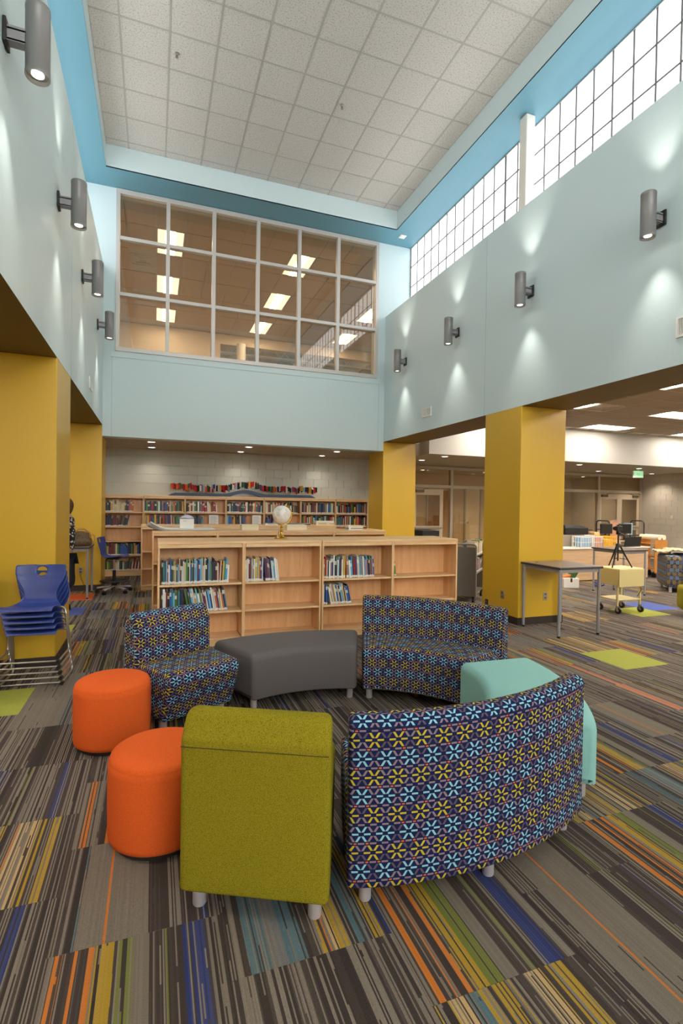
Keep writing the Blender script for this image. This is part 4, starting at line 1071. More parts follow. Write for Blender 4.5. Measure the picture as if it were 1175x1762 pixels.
# ------------------------------------------------------------------ handbag
def bag_mat():
    b = NB('brown_print_bag'); v = b.coord(); vo = b.node('ShaderNodeTexVoronoi'); b.L.new(v, vo.inputs['Vector']); vo.inputs['Scale'].default_value = 38
    b.base(b.ramp(vo.outputs['Distance'], [(.2, lin(58, 44, 28)), (.45, lin(112, 88, 52)), (.7, lin(78, 60, 38))])[0]); b.set(Roughness=.5); return b.m
M_BAG = bag_mat(); M_TANL = mat('tan_leather', (176, 128, 66), .45)
t = thing('handbag', 'brown printed handbag with tan straps on left table', 'bag', (-1.17, 9.68, .871), math.radians(8))
m = MB(); N = 28; secs = [(0, .165, .085), (.015, .18, .10), (.08, .185, .11), (.135, .17, .095), (.15, .155, .085), (.165, .17, .08), (.215, .15, .05), (.24, .12, .02)]
for z, a, b_ in secs:
    for j in range(N):
        an = 2 * PI * j / N; c, s = math.cos(an), math.sin(an); m.v.append((a * math.copysign(abs(c) ** .7, c), b_ * math.copysign(abs(s) ** .8, s), z + (.012 * math.sin(3 * an) if z > .15 else 0)))
for i in range(len(secs) - 1):
    for j in range(N): m.face((i * N + j, i * N + (j + 1) % N, (i + 1) * N + (j + 1) % N, (i + 1) * N + j))
m.face([j for j in reversed(range(N))]); m.face([(len(secs) - 1) * N + j for j in range(N)]); m.build('body', M_BAG, t, smooth=60)
for s in (-1, 1):
    MB().tube([(-.12, s * .075, .16), (-.10, s * .085, .22), (-.03, s * .11, .29), (.06, s * .12, .285), (.14, s * .10, .22), (.15, s * .08, .14)], .012, 8).build('strap', M_TANL, t, smooth=60)
MB().tube([(.18, .02, .19), (.215, .0, .17), (.225, -.02, .12), (.20, -.05, .05), (.17, -.07, .015)], .008, 8).build('tan_strap', M_TANL, t, smooth=60)
MB().box(-.13, .13, -.03, .03, .222, .24).build('zip_band', M_TANL, t, bevel=.006)

# ------------------------------------------------------------------ outlets
def outlet(label, loc, rz, cat='outlet', w_=.07, h_=.115, face=M_STEEL, slots=True):
    t = thing('wall_outlet', label, cat, loc, rz)
    MB().box(-w_ / 2, w_ / 2, -.007, 0, -h_ / 2, h_ / 2).build('cover_plate', face, t, bevel=.002)
    if slots:
        for z in (-.025, .025): MB().box(-.016, .016, -.009, -.006, z - .014, z + .014).build('socket', mat('outlet_grey', (96, 88, 84), .5), t, bevel=.003)
    return t
outlet('steel wall outlet on hall side of the yellow column', (XR - .001, 6.15, .37), -PI / 2 )
outlet('small dark outlet low on hall side of yellow column', (XR - .001, 6.52, .18), -PI / 2, face=M_BLACK)
outlet('steel wall outlet on column face below the tall table', (5.215, 5.817, .385), 0)
o = outlet('steel wall outlet on far left column below handbag table', (-1.245, YB - .001, .37), 0)
cd = MB().tube([(-1.245, YB - .012, .345), (-1.24, YB - .04, .33), (-1.235, YB - .035, .24), (-1.19, YB - .03, .12), (-1.12, YB - .05, .06), (-1.06, YB - .09, .012), (-1.10, YB - .2, .008)], .004, 6).build('power_cord', M_BLACK, None, smooth=60)
tag(cd, 'black power cord hanging from outlet below handbag table', 'cord')

# ------------------------------------------------------------------ book truck between bookcase and column
t = thing('book_truck', 'grey steel book truck parked between front bookcase and column', 'cart', (5.25, 7.74, 0), math.radians(-45))
TRUCK = Matrix.Translation((5.25, 7.74, 0)) @ Matrix.Rotation(math.radians(-45), 4, 'Z')
def truck_end(parent, y, m, w_=.40, h_=1.0):
    e = MB(); e.box(-w_ / 2 + .005, w_ / 2 - .005, y - .012, y + .012, .12, h_ - .05).build('end_panel', m, parent, bevel=.004)
    r = .05; P = [(-w_ / 2, y, .10), (-w_ / 2, y, h_ - r)] + [(-w_ / 2 + r - r * math.cos(a), y, h_ - r + r * math.sin(a)) for a in (.4, .8, 1.2, 1.57)] + [(w_ / 2 - r + r * math.sin(a), y, h_ - r + r * math.cos(a)) for a in (0, .4, .8, 1.2, 1.57)] + [(w_ / 2, y, .10)]
    MB().tube(P, .015, 8).build('end_frame', M_GREYMETAL, parent, smooth=60)
M_TRUCK = mat('truck_grey_enamel', (112, 108, 100), .45)
truck_end(t, -.45, M_TRUCK); truck_end(t, .45, M_TRUCK)
for z in (.16, .50, .80):
    MB().box(-.185, .185, -.44, .44, z - .012, z).build('shelf', M_TRUCK, t)
    MB().box(-.006, .006, -.44, .44, z, z + .09).build('divider', M_TRUCK, t)
for sx in (-.15, .15):
    for sy in (-.38, .38):
        w_ = MB(); w_.cyl((sx - .015, sy, .05), (sx + .015, sy, .05), .05, 16); w_.box(sx - .025, sx + .025, sy - .02, sy + .02, .095, .15); w_.build('caster', M_BLACK, t, smooth=40)
x_ = 0; rr_ = random.Random(7)
for lv, z in (('top', .801), ('middle', .501)):
    y = -.40; n = 0
    while y < .38:
        w_ = rr_.uniform(.012, .034); h_ = rr_.uniform(.19, .255); n += 1; col = rr_.choice(['cream', 'white', 'tan', 'white', 'orange', 'cream', 'grey', 'green'] if lv == 'top' else ['navy', 'brown', 'black', 'dark red', 'white'])
        o = bpy.data.objects.new('book', BOOK); C.objects.link(o); o.rotation_euler = (0, 0, PI / 2 - PI / 4); o.location = TRUCK @ Vector((.165, y + w_ / 2, z + .001)); o.scale = (w_, .135, h_); o.color = lin(*BCOL[col])
        tag(o, '%s book, %s from the near end, %s shelf of grey book truck' % (col, ordinal(n), lv), 'book', 'books on the grey book truck'); y += w_ + .002
o = bpy.data.objects.new('book', BOOK); C.objects.link(o); o.rotation_euler = (0, PI / 2, 0); o.rotation_euler = (0, PI / 2, -PI / 4); o.location = TRUCK @ Vector((-.16, -.30, .817)); o.scale = (.03, .2, .13); o.color = lin(*BCOL['teal']); tag(o, 'flat teal book lying on the top of the grey book truck', 'book')

# ------------------------------------------------------------------ cream cart, tripod
t = thing('media_cart', 'cream metal cart with drop leaf carrying a black tripod', 'cart', (7.03, 6.17, 0))
MB().box(-.25, .27, -.19, .21, .685, .70).build('top', M_CREAM, t, bevel=.004)
MB().box(-.235, .235, -.175, .2, .60, .684).build('apron', M_CREAM, t, bevel=.003)
MB().box(-.26, .26, -.215, -.2, .42, .69).build('drop_leaf', M_CREAM, t, bevel=.003)
MB().box(-.262, -.25, -.19, .21, .44, .69).build('side_leaf', M_CREAM, t, bevel=.003)
MB().box(-.235, .235, -.175, .2, .20, .215).build('lower_shelf', M_CREAM, t, bevel=.003)
for sx in (-1, 1):
    for sy in (-.16, .185):
        l = MB().box(sx * .235 - .014, sx * .235 + .014, sy - .014, sy + .014, .12, .684).build('leg', M_CREAM, t, bevel=.003)
        w_ = MB(); w_.cyl((sx * .235 - .012, sy - .02, .052), (sx * .235 + .012, sy - .02, .052), .052, 18); w_.build('wheel', M_BLACK, l, smooth=40)
        w_ = MB(); w_.cyl((sx * .235 - .014, sy - .02, .052), (sx * .235 + .014, sy - .02, .052), .02, 12); w_.box(sx * .235 - .018, sx * .235 - .014, sy - .03, sy + .01, .045, .12); w_.box(sx * .235 + .014, sx * .235 + .018, sy - .03, sy + .01, .045, .12); w_.box(sx * .235 - .018, sx * .235 + .018, sy - .02, sy + .012, .108, .122); w_.build('fork', M_STEEL, l, smooth=40)
MB().tube([(.2, -.2, .41), (.19, -.22, .36), (.16, -.21, .30), (.13, -.2, .26)], .006, 6).build('power_lead', M_BLACK, t, smooth=60)
t = thing('tripod', 'black camera tripod standing on cream media cart', 'tripod', (7.0, 6.2, .701))
for a in (200, 320, 80):
    c, s = math.cos(math.radians(a)), math.sin(math.radians(a)); l = MB().tube([(.03 * c, .03 * s, .34), (.12 * c, .12 * s, .16), (.20 * c, .20 * s, .012)], [.014, .012, .009], 8).build('leg', M_BLACKM, t, smooth=60)
    MB().cyl((.2 * c, .2 * s, 0), (.2 * c, .2 * s, .02), .011, 8).build('foot', M_BLACK, l); MB().cyl((.02 * c, .02 * s, .14), (.135 * c, .135 * s, .13), .005, 6).build('brace', M_BLACKM, l)
MB().lathe([(.012, .10), (.012, .52)], 12).build('centre_column', M_BLACKM, t, smooth=40); MB().lathe([(.035, .32), (.035, .36), (.02, .38)], 14).build('collar', M_BLACK, t, smooth=40)
MB().box(-.025, .025, -.025, .025, .52, .58).build('pan_head', M_BLACK, t, bevel=.006); MB().tube([(.0, -.02, .55), (.05, -.13, .50)], .008, 8).build('pan_handle', M_BLACK, t, smooth=60)
cm = thing('camera', 'small black camera mounted on tripod over cream cart', 'camera', (7.0, 6.2, 1.283))
MB().box(-.055, .055, -.03, .03, 0, .075).build('body', M_BLACK, cm, bevel=.008); MB().box(-.02, .02, -.025, .025, .075, .095).build('viewfinder', M_BLACK, cm, bevel=.006)
m = MB(); m.cyl((0, .03, .036), (0, .08, .036), .032, 18); m.build('lens', M_BLACKM, cm, smooth=40)

# ------------------------------------------------------------------ things at the circulation desk
t = thing('desk', 'pale wood circulation desk behind the yellow column', 'desk', (9.2, 9.2, 0))
MB().box(-1.2, 1.8, -.3, .3, .02, .72).build('front_panel', M_DESK, t, bevel=.003); MB().box(-1.22, 1.83, -.33, .34, .72, .75).build('desktop', mat('white_laminate', (226, 220, 208), .4), t, bevel=.004); MB().box(-1.18, 1.78, -.28, .28, 0, .02).build('plinth', M_BASE, t)
MB().box(-.5, .42, .06, .33, .751, 1.02).build('raised_counter', mat('grey_counter', (150, 138, 124), .5), t, bevel=.004)
t = thing('printer', 'black office printer on the raised desk counter', 'printer', (9.26, 9.40, 1.021), 0)
m = MB(); m.box(-.42, .26, -.15, .18, 0, .16); m.build('body', M_BLACK, t, bevel=.012); m = MB(); m.v = [(-.42, -.15, .161), (.26, -.15, .161), (.26, .18, .161), (-.42, .18, .161), (-.40, -.10, .215), (.0, -.12, .215), (.0, .16, .215), (-.40, .16, .215)]
for q in ((0, 3, 2, 1), (4, 5, 6, 7), (0, 1, 5, 4), (1, 2, 6, 5), (2, 3, 7, 6), (3, 0, 4, 7)): m.face(q)
m.build('scanner_lid', M_BLACKM, t); MB().box(.10, .40, -.13, .12, .10, .115).build('output_tray', M_BLACKM, t)
def basket(label, x, y, z, sx, sy, sz, m, rz, contents):
    t = thing('plastic_basket', label, 'basket', (x, y, z), rz); a, b_ = sx / 2, sy / 2
    MB().box(-a, a, -b_, b_, 0, .006).build('base', m, t)
    for q in ((-a - .006, a + .006, -b_ - .006, -b_ + .006), (-a - .006, a + .006, b_ - .006, b_ + .006), (-a - .006, -a + .006, -b_ + .006, b_ - .006), (a - .006, a + .006, -b_ + .006, b_ - .006)):
        MB().box(*q, sz - .02, sz).build('rim', m, t); MB().box(*q, sz * .45, sz * .45 + .012).build('rail', m, t); MB().box(*q, 0, .014).build('rail', m, t)
    n = max(4, int(sx / .045))
    for k in range(n + 1):
        x_ = -a + sx * k / n
        for s in (-b_, b_): MB().box(x_ - .006, x_ + .006, s - .004, s + .004, 0, sz - .02).build('slat', m, t)
    for k in range(4):
        y_ = -b_ + sy * (k + .5) / 4
        for s in (-a, a): MB().box(s - .004, s + .004, y_ - .006, y_ + .006, 0, sz - .02).build('slat', m, t)
    for i, (col, x0, x1, h_) in enumerate(contents):
        MB().box(-a + sx * x0 + .006, -a + sx * x1 - .006, -b_ + .03, b_ - .03, .007, h_).build('folder', mat('folder_%d_%d_%d' % col, col, .6), t, bevel=.004)
    return t
basket('white plastic basket of folders on the desk behind the tripod', 9.27, 9.03, .751, .62, .28, .25, M_WHITEP, 0, [((120, 180, 224), .1, .46, .22), ((236, 232, 224), .5, .66, .27), ((232, 130, 62), .68, .97, .25)])
basket('yellow plastic basket on the desk behind the tripod', 9.79, 9.03, .751, .36, .28, .25, mat('yellow_plastic', (232, 176, 32), .45), 0, [((236, 206, 110), .1, .9, .18)])
t = thing('paper_pile', 'orange paper pile heaped behind the white basket', 'paper', (9.80, 9.345, .752)); 
m = MB(); m.box(-.10, .07, -.10, .12, 0, .26); m.build('lower_stack', mat('orange_paper', (232, 176, 112), .7), t, bevel=.006); m = MB(); m.obox(Matrix.Translation((-.03, 0, .292)) @ Matrix.Rotation(.2, 4, 'Z'), .20, .18, .06); m.build('upper_stack', mat('peach_paper', (236, 190, 138), .7), t, bevel=.006)
# monitors on the table behind the tripod
def monitor(label, x, y, z, rz, w_=.40, h_=.27):
    t = thing('monitor', label, 'monitor', (x, y, z), rz)
    MB().lathe([(.10, 0), (.10, .012), (.03, .018)], 24).build('stand_base', M_BLACK, t, smooth=40); MB().box(-.025, .025, -.01, .02, .012, .28).build('stand_neck', M_BLACK, t, bevel=.004)
    MB().box(-w_ / 2, w_ / 2, -.03, .0, .16, .16 + h_).build('casing', M_BLACK, t, bevel=.008); MB().box(-w_ / 2 + .02, w_ / 2 - .02, -.032, -.029, .18, .14 + h_).build('screen', mat('screen_off', (14, 14, 16), .2), t); return t
st = thing('monitor_shelf', 'pale raised shelf on desk carrying two black monitors', 'shelf', (10.50, 9.34, .751)); MB().box(-.56, .56, -.14, .2, .10, .12).build('board', M_DESK, st, bevel=.003)
for s in (-.54, .54): MB().box(s - .012, s + .012, -.13, .19, 0, .099).build('side', M_DESK, st)
monitor('black monitor, left of two behind the tripod', 10.14, 9.34, .872, math.radians(4), .40, .24)
monitor('black monitor, right of two behind the tripod', 10.74, 9.34, .872, math.radians(-6), .36, .24)
t = thing('laptop', 'open black laptop on the desk right of yellow basket', 'laptop', (10.5, 9.0, .751), math.radians(6))
MB().box(-.28, .28, -.10, .12, 0, .018).build('base', M_BLACK, t, bevel=.004); m = MB(); m.obox(Matrix.Translation((0, -.095, .125)) @ Matrix.Rotation(math.radians(8), 4, 'X'), .58, .012, .22); m.build('screen_lid', M_BLACK, t, bevel=.004)
t = thing('clipboard', 'brown clipboard sheet standing between the two black monitors', 'clipboard', (10.43, 9.36, .872)); MB().box(-.13, .13, 0, .008, 0, .48).build('board', mat('pinkish_card', (196, 142, 112), .7), t, bevel=.003); MB().box(-.04, .04, -.01, 0, .44, .49).build('clip', M_STEEL, t, bevel=.003)
t = thing('utility_rack', 'black tubular rack cart behind the monitors', 'cart', (11.19, 9.86, 0))
for s in (-.58, .58):
    P = [(s, -.2, .08), (s, -.2, 1.25)] + arc_pts((s, -.12, 1.25), .08, 180, 90, 4, 'yz') + arc_pts((s, .12, 1.25), .08, 90, 0, 4, 'yz') + [(s, .2, .08)]
    P = [(s, a[1], a[2]) for a in P]; MB().tube(P, .016, 8).build('end_frame', M_BLACKPIPE, t, smooth=60)
    for y in (-.2, .2): w_ = MB(); w_.cyl((s - .015, y, .045), (s + .015, y, .045), .045, 14); w_.box(s - .02, s + .02, y - .015, y + .015, .06, .1); w_.build('caster', M_BLACK, t, smooth=40)
for z in (.25, .62, .95): MB().box(-.57, .57, -.19, .19, z, z + .02).build('shelf', M_BLACKPIPE, t)
for z in (.45, 1.1): MB().cyl((-.58, .2, z), (.58, .2, z), .012, 8).build('rail', M_BLACKPIPE, t, smooth=60)
for n, (x, w_, h_, col) in enumerate(((11.6, .07, .3, (150, 180, 212)), (11.5, .05, .26, (214, 200, 170)), (11.4, .06, .28, (120, 90, 60)))):
    tag(MB().box(x - .15 - w_ / 2, x - .15 + w_ / 2, 9.75, 9.95, .971, .971 + h_).build('binder', mat('binder_%d' % n, col, .6), None, bevel=.004), '%s binder standing on top shelf of black rack cart' % ('pale blue', 'cream', 'brown')[n], 'binder')
t = thing('wooden_truck', 'orange wooden book truck right of the desk', 'cart', (11.38, 9.1, 0), math.radians(0))
for y in (-.22, .22): MB().box(-.2, .2, y - .012, y + .012, .12, .9).build('end_panel', M_ORWOOD, t, bevel=.004)
for z in (.2, .5, .80): MB().box(-.19, .19, -.2, .2, z, z + .02).build('shelf', M_ORWOOD, t)
for sx in (-.14, .14):
    for y in (-.17, .17): w_ = MB(); w_.cyl((sx - .015, y, .06), (sx + .015, y, .06), .06, 16); w_.box(sx - .022, sx + .022, y - .02, y + .02, .1, .14); w_.build('caster', M_BLACK, t, smooth=40)
for k, x in enumerate((11.30, 11.45)):
    tt = MB(); tt.tube([(x, 8.85, .962), (x, 9.35, .962)], .06, 18); tag(tt.build('paper_tube', M_CREAMBOX, None, smooth=40), 'rolled cream paper, %s on top of orange wooden truck' % ('left one', 'right one')[k], 'paper')
t = thing('waste_bin', 'dark plastic waste bin by block wall behind patterned armchair', 'bin', (14.75, 11.45, 0)); MB().lathe([(.17, 0), (.24, .42), (.25, .42), (.25, .45), (.225, .45), (.16, .02)], 24, cap=False).build('bin_body', M_BLACKM, t, smooth=40); MB().lathe([(.165, .0), (.16, .02)], 24).build('bin_floor', M_BLACKM, t)
t = thing('gift_box', 'white gable carton holding green and orange things on floor', 'box', (8.06, 8.32, 0), math.radians(-18))
MB().box(-.16, .16, -.12, .12, 0, .2).build('carton', M_PAPER, t, bevel=.004); MB().box(-.02, .02, -.1215, -.119, .12, .2).build('slot', M_BLACKM, t)
m = MB(); m.obox(Matrix.Translation((.07, 0, .25)) @ Matrix.Rotation(.5, 4, 'Y'), .10, .16, .2); m.build('green_packet', mat('green_packet', (60, 96, 50), .5), t); m = MB(); m.obox(Matrix.Translation((-.05, 0, .21)) @ Matrix.Rotation(-.3, 4, 'Y'), .16, .14, .06); m.build('orange_packet', mat('orange_packet', (196, 112, 46), .5), t)
rr_ = random.Random(2); pts = [(.05 + .03 * math.sin(k), -.02 + .03 * math.cos(k * 1.3), .22 + .025 * k) for k in range(9)]; MB().tube(pts, .006, 6).build('blue_ribbon', mat('blue_ribbon', (60, 72, 176), .4), t, smooth=60)
rp = thing('ribbon_bow', 'crumpled blue ribbon lying on carpet beside the white carton', 'ribbon', (8.62, 8.1, 0)); 
for k in range(5): MB().tube([(.0, .0, .06), (.09 * math.cos(k * 1.3), .07 * math.sin(k * 1.3), .12), (.13 * math.cos(k * 1.3 + .4), .1 * math.sin(k * 1.3 + .4), .06), (.03, .02, .012)], .012, 6).build('loop', mat('blue_ribbon', (60, 72, 176), .4), rp, smooth=60)

# ------------------------------------------------------------------ armchair and lime seat at right edge
t = thing('armchair', 'blue flower-patterned armchair with blanket at right edge', 'armchair', (10.13, 7.28, 0), math.radians(-40))
def cushion(name, x0, x1, y0, y1, z0, z1, m, parent, r=.05):
    pr = subdivide_poly(round_poly([(y0, z0), (y1, z0), (y1, z1), (y0, z1)], r), .08)
    hw = (x1 - x0) / 2; return sweep(pr, lambda s, p, z: ((x0 + x1) / 2 + s * hw, p, z), hw, 6, hw, min(.04, hw * .4)).build(name, m, parent, smooth=50)
cushion('arm', -.48, -.22, -.42, .42, .10, .72, M_PATTERN, t, .09); cushion('arm', .55, .81, -.42, .42, .10, .72, M_PATTERN, t, .09)
cushion('backrest', -.22, .55, .16, .42, .10, .74, M_PATTERN, t, .07); cushion('seat', -.22, .55, -.42, .17, .10, .42, M_PATTERN, t, .05)
for x in (-.40, .73):
    for y in (-.36, .36): leg(t, x, y, .10, .028)
cu = cushion('cushion', -.19, .24, -.14, .12, 0, .3, mat('slate_cushion', (78, 94, 128), .7), None, .09); cu.location = (10.13, 7.28, .425); cu.rotation_euler = (0, 0, math.radians(-40)); tag(cu, 'slate blue cushion in the patterned armchair seat', 'cushion')
bl = MB(); n = 20; rr_ = random.Random(9)
for i in range(n + 1):
    for j in range(11):
        x = -.34 + .62 * i / n; y = -.30 + .5 * j / 10
        bl.v.append((x, y, .028 + .05 * abs(math.sin(i * .9 + j * .7)) * (1 - abs(y) * 1.2) + rr_.uniform(0, .02) + (.04 if i > 6 else 0) - max(0, (x - .1)) * .25))
for i in range(n):
    for j in range(10): a = i * 11 + j; bl.face((a, a + 11, a + 12, a + 1))
o = bl.build('blanket', mat('beige_knit', (196, 180, 150), .95, var=.15, scale=60), None, smooth=60); so = o.modifiers.new('thick', 'SOLIDIFY'); so.thickness = .02; o.location = (10.01, 7.54, .73); o.rotation_euler = (0, 0, math.radians(-40)); tag(o, 'crumpled beige blanket draped over arm of patterned armchair', 'blanket')
t = thing('lime_bench', 'lime green upholstered bench cut off by right edge', 'bench', (7.91, 5.28, 0), math.radians(-40)); cushion('cushion', -.42, .55, -.33, .33, .10, .46, M_LIME, t, .06)
for x in (-.3, .45):
    for y in (-.26, .26): leg(t, x, y, .10, .02)

# ------------------------------------------------------------------ storefront with doors
M_ALUW = mat('warm_aluminium', (184, 170, 152), .5, metal=.15); M_SG = glass('storefront_glass', (.82, .76, .66, 1), .06)
def storefront(idx, x0, x1, muls, doors):
    r = bpy.data.objects.new('window_%d' % idx, None); C.objects.link(r); r['kind'] = 'structure'; r.location = (0, YST, 0)
    ZT_, ZTOP = 2.16, 2.79
    for x in [x0] + muls + [x1]: MB().box(x - .045, x + .045, -.06, .06, 0, ZTOP).build('mullion', M_ALUW, r, bevel=.003)
    ed = [x0] + muls + [x1]
    for a, b_ in zip(ed, ed[1:]):
        MB().box(a + .045, b_ - .045, -.06, .06, ZT_, ZT_ + .09).build('transom', M_ALUW, r); MB().box(a + .045, b_ - .045, -.06, .06, ZTOP - .09, ZTOP).build('window_head', M_ALUW, r)
        MB().box(a + .045, b_ - .045, -.004, .004, ZT_ + .09, ZTOP - .09).build('pane', M_SG, r)
        if (a, b_) not in doors:
            MB().box(a + .045, b_ - .045, -.06, .06, 0, .12).build('window_sill', M_ALUW, r); MB().box(a + .045, b_ - .045, -.004, .004, .12, ZT_).build('pane', M_SG, r)
def door(idx, xh, w_, swing, rails=True, side=1):
    r = bpy.data.objects.new('door_%d' % idx, None); C.objects.link(r); r['kind'] = 'structure'; r.location = (xh, YST, 0); r.rotation_euler = (0, 0, swing)
    a = .11; s = side; X = lambda p, q: sorted((s * p, s * q)); m = mat('door_beige', (214, 196, 170), .5)
    MB().box(*X(.0, a), -.022, .022, .01, 2.13).build('stile', m, r, bevel=.003); MB().box(*X(w_ - a, w_), -.022, .022, .01, 2.13).build('stile', m, r, bevel=.003)
    MB().box(*X(a, w_ - a), -.022, .022, 1.95, 2.13).build('top_rail', m, r, bevel=.003); MB().box(*X(a, w_ - a), -.022, .022, .01, .28).build('bottom_rail', m, r, bevel=.003); MB().box(*X(a, w_ - a), -.022, .022, .90, 1.05).build('mid_rail', m, r, bevel=.003)
    MB().box(*X(a, w_ - a), -.003, .003, 1.05, 1.95).build('pane', M_SG, r); MB().box(*X(a, w_ - a), -.003, .003, .28, .90).build('pane', M_SG, r)
    cl = MB(); cl.box(*X(.08, .34), -.075, -.022, 2.02, 2.10); cl.build('door_closer', mat('bronze_metal', (112, 96, 78), .4, metal=.5), r, bevel=.004); MB().bar((s * .3, -.06, 2.11), (s * .5, -.02, 2.145), .02, .012).build('closer_arm', mat('bronze_metal', (112, 96, 78), .4, metal=.5), r)
    MB().box(*X(.05, w_ - .05), -.075, -.045, .97, 1.02).build('push_bar', M_STEEL, r, bevel=.004)
    return r
storefront(4, 6.55, 11.2, [8.27, 9.9], [(6.55, 8.27)])
storefront(5, 11.25, 15.85, [12.4, 13.95], [(13.95, 15.85)])
door(1, 7.0, 1.0, 0, side=1); door(2, 13.99, .91, 0, side=1); door(3, 15.81, .91, 0, side=-1)
# corridor beyond: wooden door, pale panels, bookcase
for i, (x0, x1, z1, m) in enumerate(((8.0, 8.5, 2.3, mat('corridor_light', (236, 220, 190), .7)), (9.3, 10.3, 2.2, M_DOORW), (10.9, 11.5, 2.3, mat('corridor_light', (236, 220, 190), .7)), (12.1, 13.0, 2.2, M_DOORW), (14.4, 15.2, 2.1, mat('corridor_pale_door', (232, 222, 204), .6)))):
    r = bpy.data.objects.new('door_%d' % (4 + i), None); C.objects.link(r); r['kind'] = 'structure'; r.location = (0, YST + 3.18, 0)
    MB().box(x0, x1, -.03, .0, 0, z1).build('leaf', m, r, bevel=.004); MB().box(x0 - .06, x0, -.05, .0, 0, z1 + .06).build('jamb', M_ALUW, r); MB().box(x1, x1 + .06, -.05, .0, 0, z1 + .06).build('jamb', M_ALUW, r); MB().box(x0, x1, -.05, 0, z1, z1 + .06).build('head', M_ALUW, r); MB().lathe([(.012, 0), (.03, .02), (.03, .05), (.01, .06)], 12, (x0 + .08, -.06, 1.0)).build('handle', M_STEEL, r, smooth=40)
for k, (x, y) in enumerate(((8.2, 14.8), (10.6, 14.8), (12.8, 14.8), (14.9, 14.8))):
    downlight('round downlight in corridor beyond the storefront, %s from the columns' % ordinal(k + 1), x, y, ZQ - .001, 'corridor downlights', DOWNLIGHT * 2.0)
# exit sign, wall plates
t = thing('exit_sign', 'green lit exit sign hanging under the white bulkhead', 'sign', (13.35, 11.2, ZQ - .01), math.radians(-12))
MB().box(-.17, .17, -.02, .02, -.24, -.03).build('housing', M_WHITEP, t, bevel=.006); MB().box(-.03, .03, -.02, .02, -.03, .005).build('canopy', M_WHITEP, t)
M_EG = emit('exit_green', (0.16, 0.85, 0.34), .34); MB().box(-.15, .15, -.0225, -.0205, -.225, -.045).build('lit_face', M_EG, t)
fc = bpy.data.curves.new('exit_text', 'FONT'); fc.body = 'EXIT'; fc.size = .155; fc.align_x = 'CENTER'; fc.align_y = 'CENTER'; fc.extrude = .001
_tmp = bpy.data.objects.new('lettering_curve', fc); tx = bpy.data.objects.new('lettering', bpy.data.meshes.new_from_object(_tmp)); bpy.data.objects.remove(_tmp); C.objects.link(tx); tx.parent = t; tx.location = (0, -.0235, -.135); tx.rotation_euler = (PI / 2, 0, 0); fc.materials.append(emit('exit_letter', (.9, 1, .9), .45))
def plate(label, y, z, w_, h_, m, dep=.012, name='wall_plate', cat='wall plate'):
    t = thing(name, label, cat, (XE - .001, y, z), -PI / 2); MB().box(-w_ / 2, w_ / 2, -dep, 0, -h_ / 2, h_ / 2).build('plate', m, t, bevel=.004); MB().box(-w_ * .2, w_ * .2, -dep - .006, -dep, -h_ * .25, h_ * .25).build('switch', m, t, bevel=.002)
plate('beige wall plate on block wall nearest the storefront', 12.05, 1.37, .08, .12, M_CREAMBOX); plate('beige switch plate on block wall left of white alarm box', 10.95, 1.37, .12, .12, M_CREAMBOX)
plate('white alarm box on block wall between switch plate and dark plaque', 10.3, 1.37, .2, .16, M_WHITEP, .07, 'alarm_box', 'alarm'); plate('small dark room plaque on the block wall', 9.75, 1.40, .24, .13, M_BASE, .01, 'room_plaque', 'sign')
r = bpy.data.objects.new('door_9', None); C.objects.link(r); r['kind'] = 'structure'; r.location = (XE - .0, 8.72, 0); r.rotation_euler = (0, 0, -PI / 2)
MB().box(-.55, -.45, -.05, .02, 0, 2.2).build('jamb', M_WHITEPAINT, r); MB().box(.45, .55, -.05, .02, 0, 2.2).build('jamb', M_WHITEPAINT, r); MB().box(-.45, .45, -.05, .02, 2.1, 2.2).build('head', M_WHITEPAINT, r); MB().box(-.45, .45, -.03, .0, 0, 2.1).build('leaf', M_WHITEPAINT, r)
# printer cart by storefront door
t = thing('copier', 'dark grey office copier beyond the grey book truck', 'printer', (6.95, 11.9, 0)); MB().box(-.5, .0, -.3, .3, .05, .85).build('cabinet', mat('copier_grey', (92, 84, 78), .5), t, bevel=.01); MB().box(-.5, .0, -.3, .3, .855, 1.0).build('scanner', M_BLACKM, t, bevel=.01); MB().box(.0, .22, -.2, .2, .7, .72).build('paper_tray', M_BLACKM, t)
for sx in (-.45, -.13): MB().box(sx, sx + .08, -.2, .2, 0, .05).build('foot', M_BLACK, t)

# ------------------------------------------------------------------ person behind the left column
def skin_bm(name, pts, edges, radii, m, parent, root=0, lv=2):
    bm3 = bmesh.new(); lay = bm3.verts.layers.skin.verify(); vs = [bm3.verts.new(p) for p in pts]
    for v, r in zip(vs, radii): v[lay].radius = r if isinstance(r, tuple) else (r, r)
    vs[root][lay].use_root = True
    for a, b_ in edges: bm3.edges.new((vs[a], vs[b_]))
    me = bpy.data.meshes.new(name); bm3.to_mesh(me); bm3.free(); o = link(name, me, m, parent)
    sk = o.modifiers.new('skin', 'SKIN'); sk.use_smooth_shade = True
    sb = o.modifiers.new('subdiv', 'SUBSURF'); sb.levels = lv; sb.render_levels = lv; return o
M_SKIN = mat('skin', (196, 148, 118), .55); M_HAIR = mat('brown_hair', (84, 56, 38), .6)
def floral_mat():
    b = NB('black_white_floral'); vo = b.node('ShaderNodeTexVoronoi'); b.L.new(b.coord(), vo.inputs['Vector']); vo.inputs['Scale'].default_value = 22
    n = b.noise(b.coord(), 46, 2.0); f = b.ma('ADD', vo.outputs['Distance'], b.ma('MULTIPLY', n, .5)); b.base(b.ramp(f, [(.0, lin(226, 224, 220)), (.62, lin(22, 21, 26))], 'CONSTANT')[0]); b.set(Roughness=.8); return b.m
M_FLORAL = floral_mat(); M_TROUSER = mat('dark_navy_trousers', (24, 26, 40), .8)
